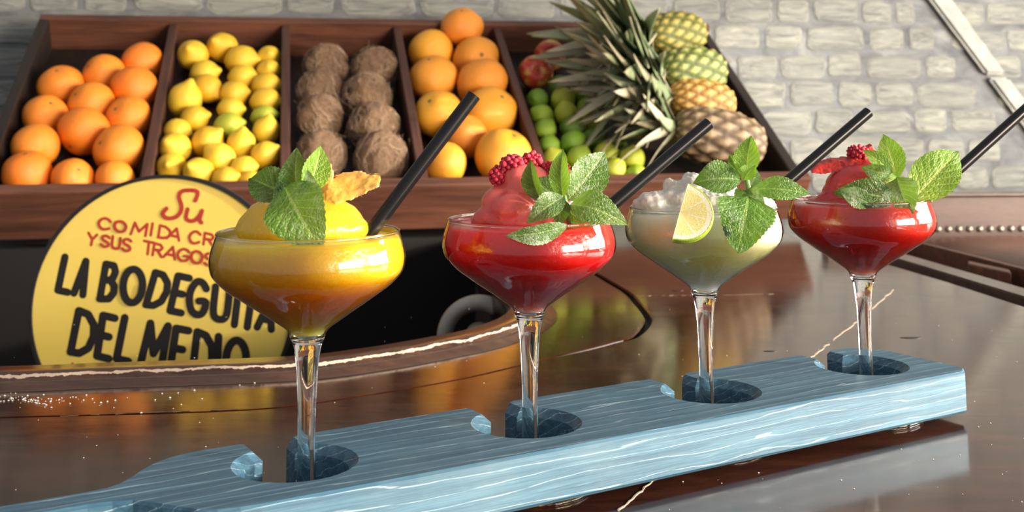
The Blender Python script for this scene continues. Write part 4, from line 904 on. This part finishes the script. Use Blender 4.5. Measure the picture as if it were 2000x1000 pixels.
leaf(s, o, 2, (1452, 352), (1474, 322), 26, 'b', -12, .5, .1, -.026, -.026, 23)
leaf(s, o, 2, (1468, 370), (1584, 376), 40, 'g', -18, .3, .12, -.022, -.034, 24)
leaf(s, o, 2, (1464, 366), (1480, 330), 22, 'd', 20, .3, .1, -.014, -.010, 25)
leaf(s, o, 2, (1462, 368), (1492, 398), 26, 'f', 10, .5, .1, -.024, -.034, 26)
leaf(s, o, 2, (1455, 372), (1438, 400), 24, 'g', 10, .5, .1, -.020, -.030, 29)
leaf(s, o, 2, (1462, 384), (1441, 492), 100, 'g', -6, .12, .06, -.042, -.056, 27, 1.0)
s, o = sprig(3, 'mint sprig with a big upright sunlit leaf on the farthest red drink', (1755, 370))
stem(s, o, [(1772, 392, GP[3][1]-.02), (1755, 352, GP[3][1]-.02), (1735, 334, GP[3][1]-.018)], .0017)
leaf(s, o, 3, (1752, 350), (1725, 261), 44, 'b', 10, .4, .08, -.020, -.016, 31)
leaf(s, o, 3, (1742, 338), (1686, 292), 26, 'b', 20, .4, .08, -.022, -.020, 32)
leaf(s, o, 3, (1740, 338), (1683, 328), 30, 'g', -20, .35, .12, -.026, -.028, 33)
leaf(s, o, 3, (1756, 348), (1712, 365), 26, 'b', 10, .3, .12, -.022, -.026, 34)
leaf(s, o, 3, (1756, 345), (1748, 296), 24, 'g', -30, .3, .08, -.014, -.010, 35)
leaf(s, o, 3, (1780, 394), (1874, 292), 82, 'b', -8, .12, .04, -.020, .0, 36)
leaf(s, o, 3, (1752, 346), (1778, 418), 58, 'f', 6, .25, .15, -.028, -.048, 37)
leaf(s, o, 3, (1752, 390), (1630, 374), 50, 'd', 18, .35, .08, -.034, -.036, 38)
leaf(s, o, 3, (1706, 402), (1640, 370), 34, 'f', 5, .3, .10, -.046, -.042, 39)

# ------------------------------------------------------------------ garnishes
M['mango'] = drink_mat('dried_mango', (.92, .50, .08), (.93, .50, .07), (.88, .42, .05), .1, .2, .6, .25)
def slab_px(name, gi, pts, d, th, label, mat, cat, tilt=(0, 0)):
    k = GP[gi][1]; P = [at(x, y, k+d+dz) for x, y, dz in pts]; c = sum(P, Vector())/len(P); n_ = Vector((tilt[0], 1, tilt[1])).normalized()*th
    bm = bmesh.new(); a = [bm.verts.new(p-c) for p in P]; b = [bm.verts.new(p-c+n_) for p in P]; m_ = len(P); bm.faces.new(a); bm.faces.new(b[::-1])
    for i in range(m_): bm.faces.new((a[i], b[i], b[(i+1) % m_], a[(i+1) % m_]))
    bmesh.ops.recalc_face_normals(bm, faces=bm.faces); bmesh.ops.triangulate(bm, faces=bm.faces[:])
    o = put(name, frombm(name, bm, mat, True), None, c, label=label, category=cat)
    r = o.modifiers.new('r', 'REMESH'); r.mode = 'VOXEL'; r.voxel_size = .0007; r.use_smooth_shade = True; s_ = o.modifiers.new('s', 'SMOOTH'); s_.iterations = 3; s_.factor = .6
    tx = bpy.data.textures.new(name, 'CLOUDS'); tx.noise_scale = .004; tx.noise_depth = 3; dd = o.modifiers.new('d', 'DISPLACE'); dd.texture = tx; dd.strength = .0016; dd.texture_coords = 'LOCAL'; return o
slab_px('mango_piece', 0, [(632, 395, 0), (655, 401, -.002), (690, 392, 0), (741, 366, .004), (741, 347, .012), (700, 343, .014), (650, 350, .012), (636, 362, .006)], -.004, .007, 'long dried mango slice jutting right from the orange drink', M['mango'], 'mango', (.1, .5))
slab_px('mango_piece', 0, [(616, 340, 0), (628, 318, 0), (648, 320, 0), (653, 345, 0), (645, 368, 0), (628, 382, 0), (612, 370, 0)], .004, .008, 'rounded dried mango piece upright behind the mint', M['mango'], 'mango', (-.4, .1))
slab_px('mango_piece', 0, [(548, 338, 0), (562, 334, 0), (572, 352, 0), (566, 380, 0), (548, 376, 0)], .008, .006, 'small dried mango piece peeking out left behind the mint', M['mango'], 'mango', (.3, .1))
slab_px('mango_piece', 0, [(488, 402, 0), (502, 394, 0), (512, 408, 0), (500, 425, 0), (490, 424, 0)], .004, .006, 'small dried mango piece at the left edge of the mound', M['mango'], 'mango', (.3, .1))
n = N('dried_raspberry'); f = n.noise(n.co('Object'), 260, 4); M['rasp'] = n.P(Base_Color=n.ramp(f, (.3, (.34, .010, .030)), (.7, (.74, .050, .10))), Roughness=.6, Normal=n.bump(f, .6, .002), Subsurface_Weight=.15, Subsurface_Radius=(.004, .001, .001))
def raspberry(gi, L, lab, seed, mat=None):
    rn = random.Random(seed); bm = bmesh.new(); k = GP[gi][1]/FPX; c = at(L[0][0], L[0][1], GP[gi][1]+L[0][2])
    for x, y, d, rx, rz in L:
        q = at(x, y, GP[gi][1]+d)-c; bmesh.ops.create_icosphere(bm, subdivisions=2, radius=1, matrix=Matrix.Translation(q) @ Matrix.Diagonal((rx*k*.8, (rx+rz)*.4*k, rz*k*.8, 1)))
        N_ = 46
        for i in range(N_):
            z = 1-2*(i+.5)/N_; a = i*2.39996; r_ = (1-z*z)**.5; p = Vector((r_*math.cos(a)*rx*k*.86, r_*math.sin(a)*(rx+rz)/2*k*.86, z*rz*k*.86))*rn.uniform(.9, 1.08); s_ = rn.uniform(.0011, .0017)*(rx/22)
            bmesh.ops.create_icosphere(bm, subdivisions=2, radius=s_, matrix=Matrix.Translation(q+p))
    return put('raspberry', frombm('raspberry', bm, mat or M['rasp'], True), None, c, label=lab, category='raspberry', group='dried raspberries')
raspberry(1, [(1000, 322, .0, 26, 20), (975, 345, .0, 21, 22), (985, 368, .002, 15, 12)], 'crumbled dried raspberry at the left of the red swirl', 1)
raspberry(1, [(1038, 316, .010, 22, 20)], 'dried raspberry on the peak of the second drink', 2)
raspberry(1, [(1092, 335, .006, 22, 24), (1104, 358, .006, 12, 16), (1075, 330, .008, 18, 14)], 'dried raspberry half hidden behind the upright mint leaf', 3)
raspberry(3, [(1675, 298, .002, 22, 16)], 'dark raspberry topping the farthest red drink', 4)
n = N('strawberry_flesh'); f = n.noise(n.co('Object'), 150, 4); M['straw_b'] = n.P(Base_Color=n.ramp(f, (.3, (.30, .008, .008)), (.7, (.66, .045, .03))), Roughness=.35, Normal=n.bump(f, .6, .002))
slab_px('strawberry_slice', 3, [(1583, 338, 0), (1592, 326, .004), (1625, 316, .006), (1665, 312, .006), (1692, 316, .004), (1680, 326, 0), (1650, 334, 0), (1610, 341, 0)], -.01, .010, 'dried strawberry slice jutting left from the red mound', M['straw_b'], 'strawberry', (.1, .3))
slab_px('strawberry_slice', 3, [(1690, 292, 0), (1704, 282, 0), (1712, 296, 0), (1706, 318, 0), (1692, 318, 0)], .006, .005, 'small strawberry slice beside the dark raspberry', M['straw_b'], 'strawberry', (-.3, .2))
# lime slice on the rim of the third glass
n = N('lime_flesh'); uv = n.a('ShaderNodeTexCoord').outputs['UV']; s_ = n.a('ShaderNodeSeparateXYZ', {0: uv}); fr = n.math('ABSOLUTE', n.math('SUBTRACT', n.math('FRACT', n.math('MULTIPLY', s_.outputs[0], 4.)), .5))
memb = n.ramp(fr, (.44, 0.), (.48, 1.)); pith = n.ramp(s_.outputs[1], (.84, 0.), (.88, 1.)); puf = n.noise(n.a('ShaderNodeMapping', {'Vector': uv, 'Scale': (22, 4, 1)}).outputs[0], 3, 4)
c = n.ramp(puf, (.3, (.66, .62, .18)), (.7, (.88, .84, .42))); c = n.mix(n.math('MAXIMUM', memb, pith), c, (.84, .84, .62))
M['limeflesh'] = n.P(Base_Color=c, Roughness=.2, Subsurface_Weight=.4, Subsurface_Radius=(.006, .006, .002), Normal=n.bump(puf, .5, .001), Coat_Weight=.5)
gi = 2; d0 = -.050
Ac = at(1342, 362, GP[2][1]+d0+.002); Bc = at(1312, 470, GP[2][1]+d0-.008); cc = (Ac+Bc)/2; ex = (Ac-Bc)/2; tipv = at(1390, 436, GP[2][1]+d0-.006)-cc
ey = (tipv-ex*(tipv.dot(ex)/ex.length_squared)); nrm_ = ex.cross(ey).normalized()
if nrm_.dot(CAM-cc) < 0: nrm_ = -nrm_
lw = thing('lime_slice', 'half-round lime slice perched on the rim of the pale drink', 'lime', cc)
vs, uvs, fs = [], [], []; n_, m_ = 28, 8; thk = .010
for j in range(m_+1):
    for i in range(n_+1):
        a = math.pi*i/n_; r = j/m_*.95; vs.append(ex*math.cos(a)*r+ey*math.sin(a)*r+nrm_*(thk*.15+thk*.35*(j/m_))); uvs.append((i/n_, j/m_))
for j in range(m_):
    for i in range(n_): a = j*(n_+1)+i; fs.append((a, a+1, a+n_+2, a+n_+1))
nb = len(vs); vs += [v-nrm_*2*(thk*.15+thk*.35*(k//(n_+1)/m_)) for k, v in enumerate(vs)]; uvs += uvs; fs += [tuple(nb+i for i in f[::-1]) for f in fs]
for j in range(m_):
    for i in (0, n_): a = j*(n_+1)+i; fs.append((a, a+n_+1, nb+a+n_+1, nb+a))
put('flesh', mesh('flesh', vs, fs, M['limeflesh'], False, uvs), lw)
vs, fs = [], []; pr = [(.95, .5), (.985, .52), (1.0, .40), (1.03, .15), (1.04, -.1), (1.02, -.35), (.985, -.52), (.95, -.5)]
for i in range(n_+1):
    a = math.pi*i/n_
    for r, h in pr: vs.append(ex*math.cos(a)*r+ey*math.sin(a)*r+nrm_*h*thk)
q = len(pr)
for i in range(n_):
    for k in range(q-1): fs.append((i*q+k, i*q+k+1, (i+1)*q+k+1, (i+1)*q+k))
fs += [tuple(range(q)), tuple(n_*q+k for k in range(q))[::-1]]
put('rind', mesh('rind', vs, fs, fruitmat('lime_rind', (.22, .36, .015), (.42, .52, .05), rough=.3, bscale=3000), True), lw)
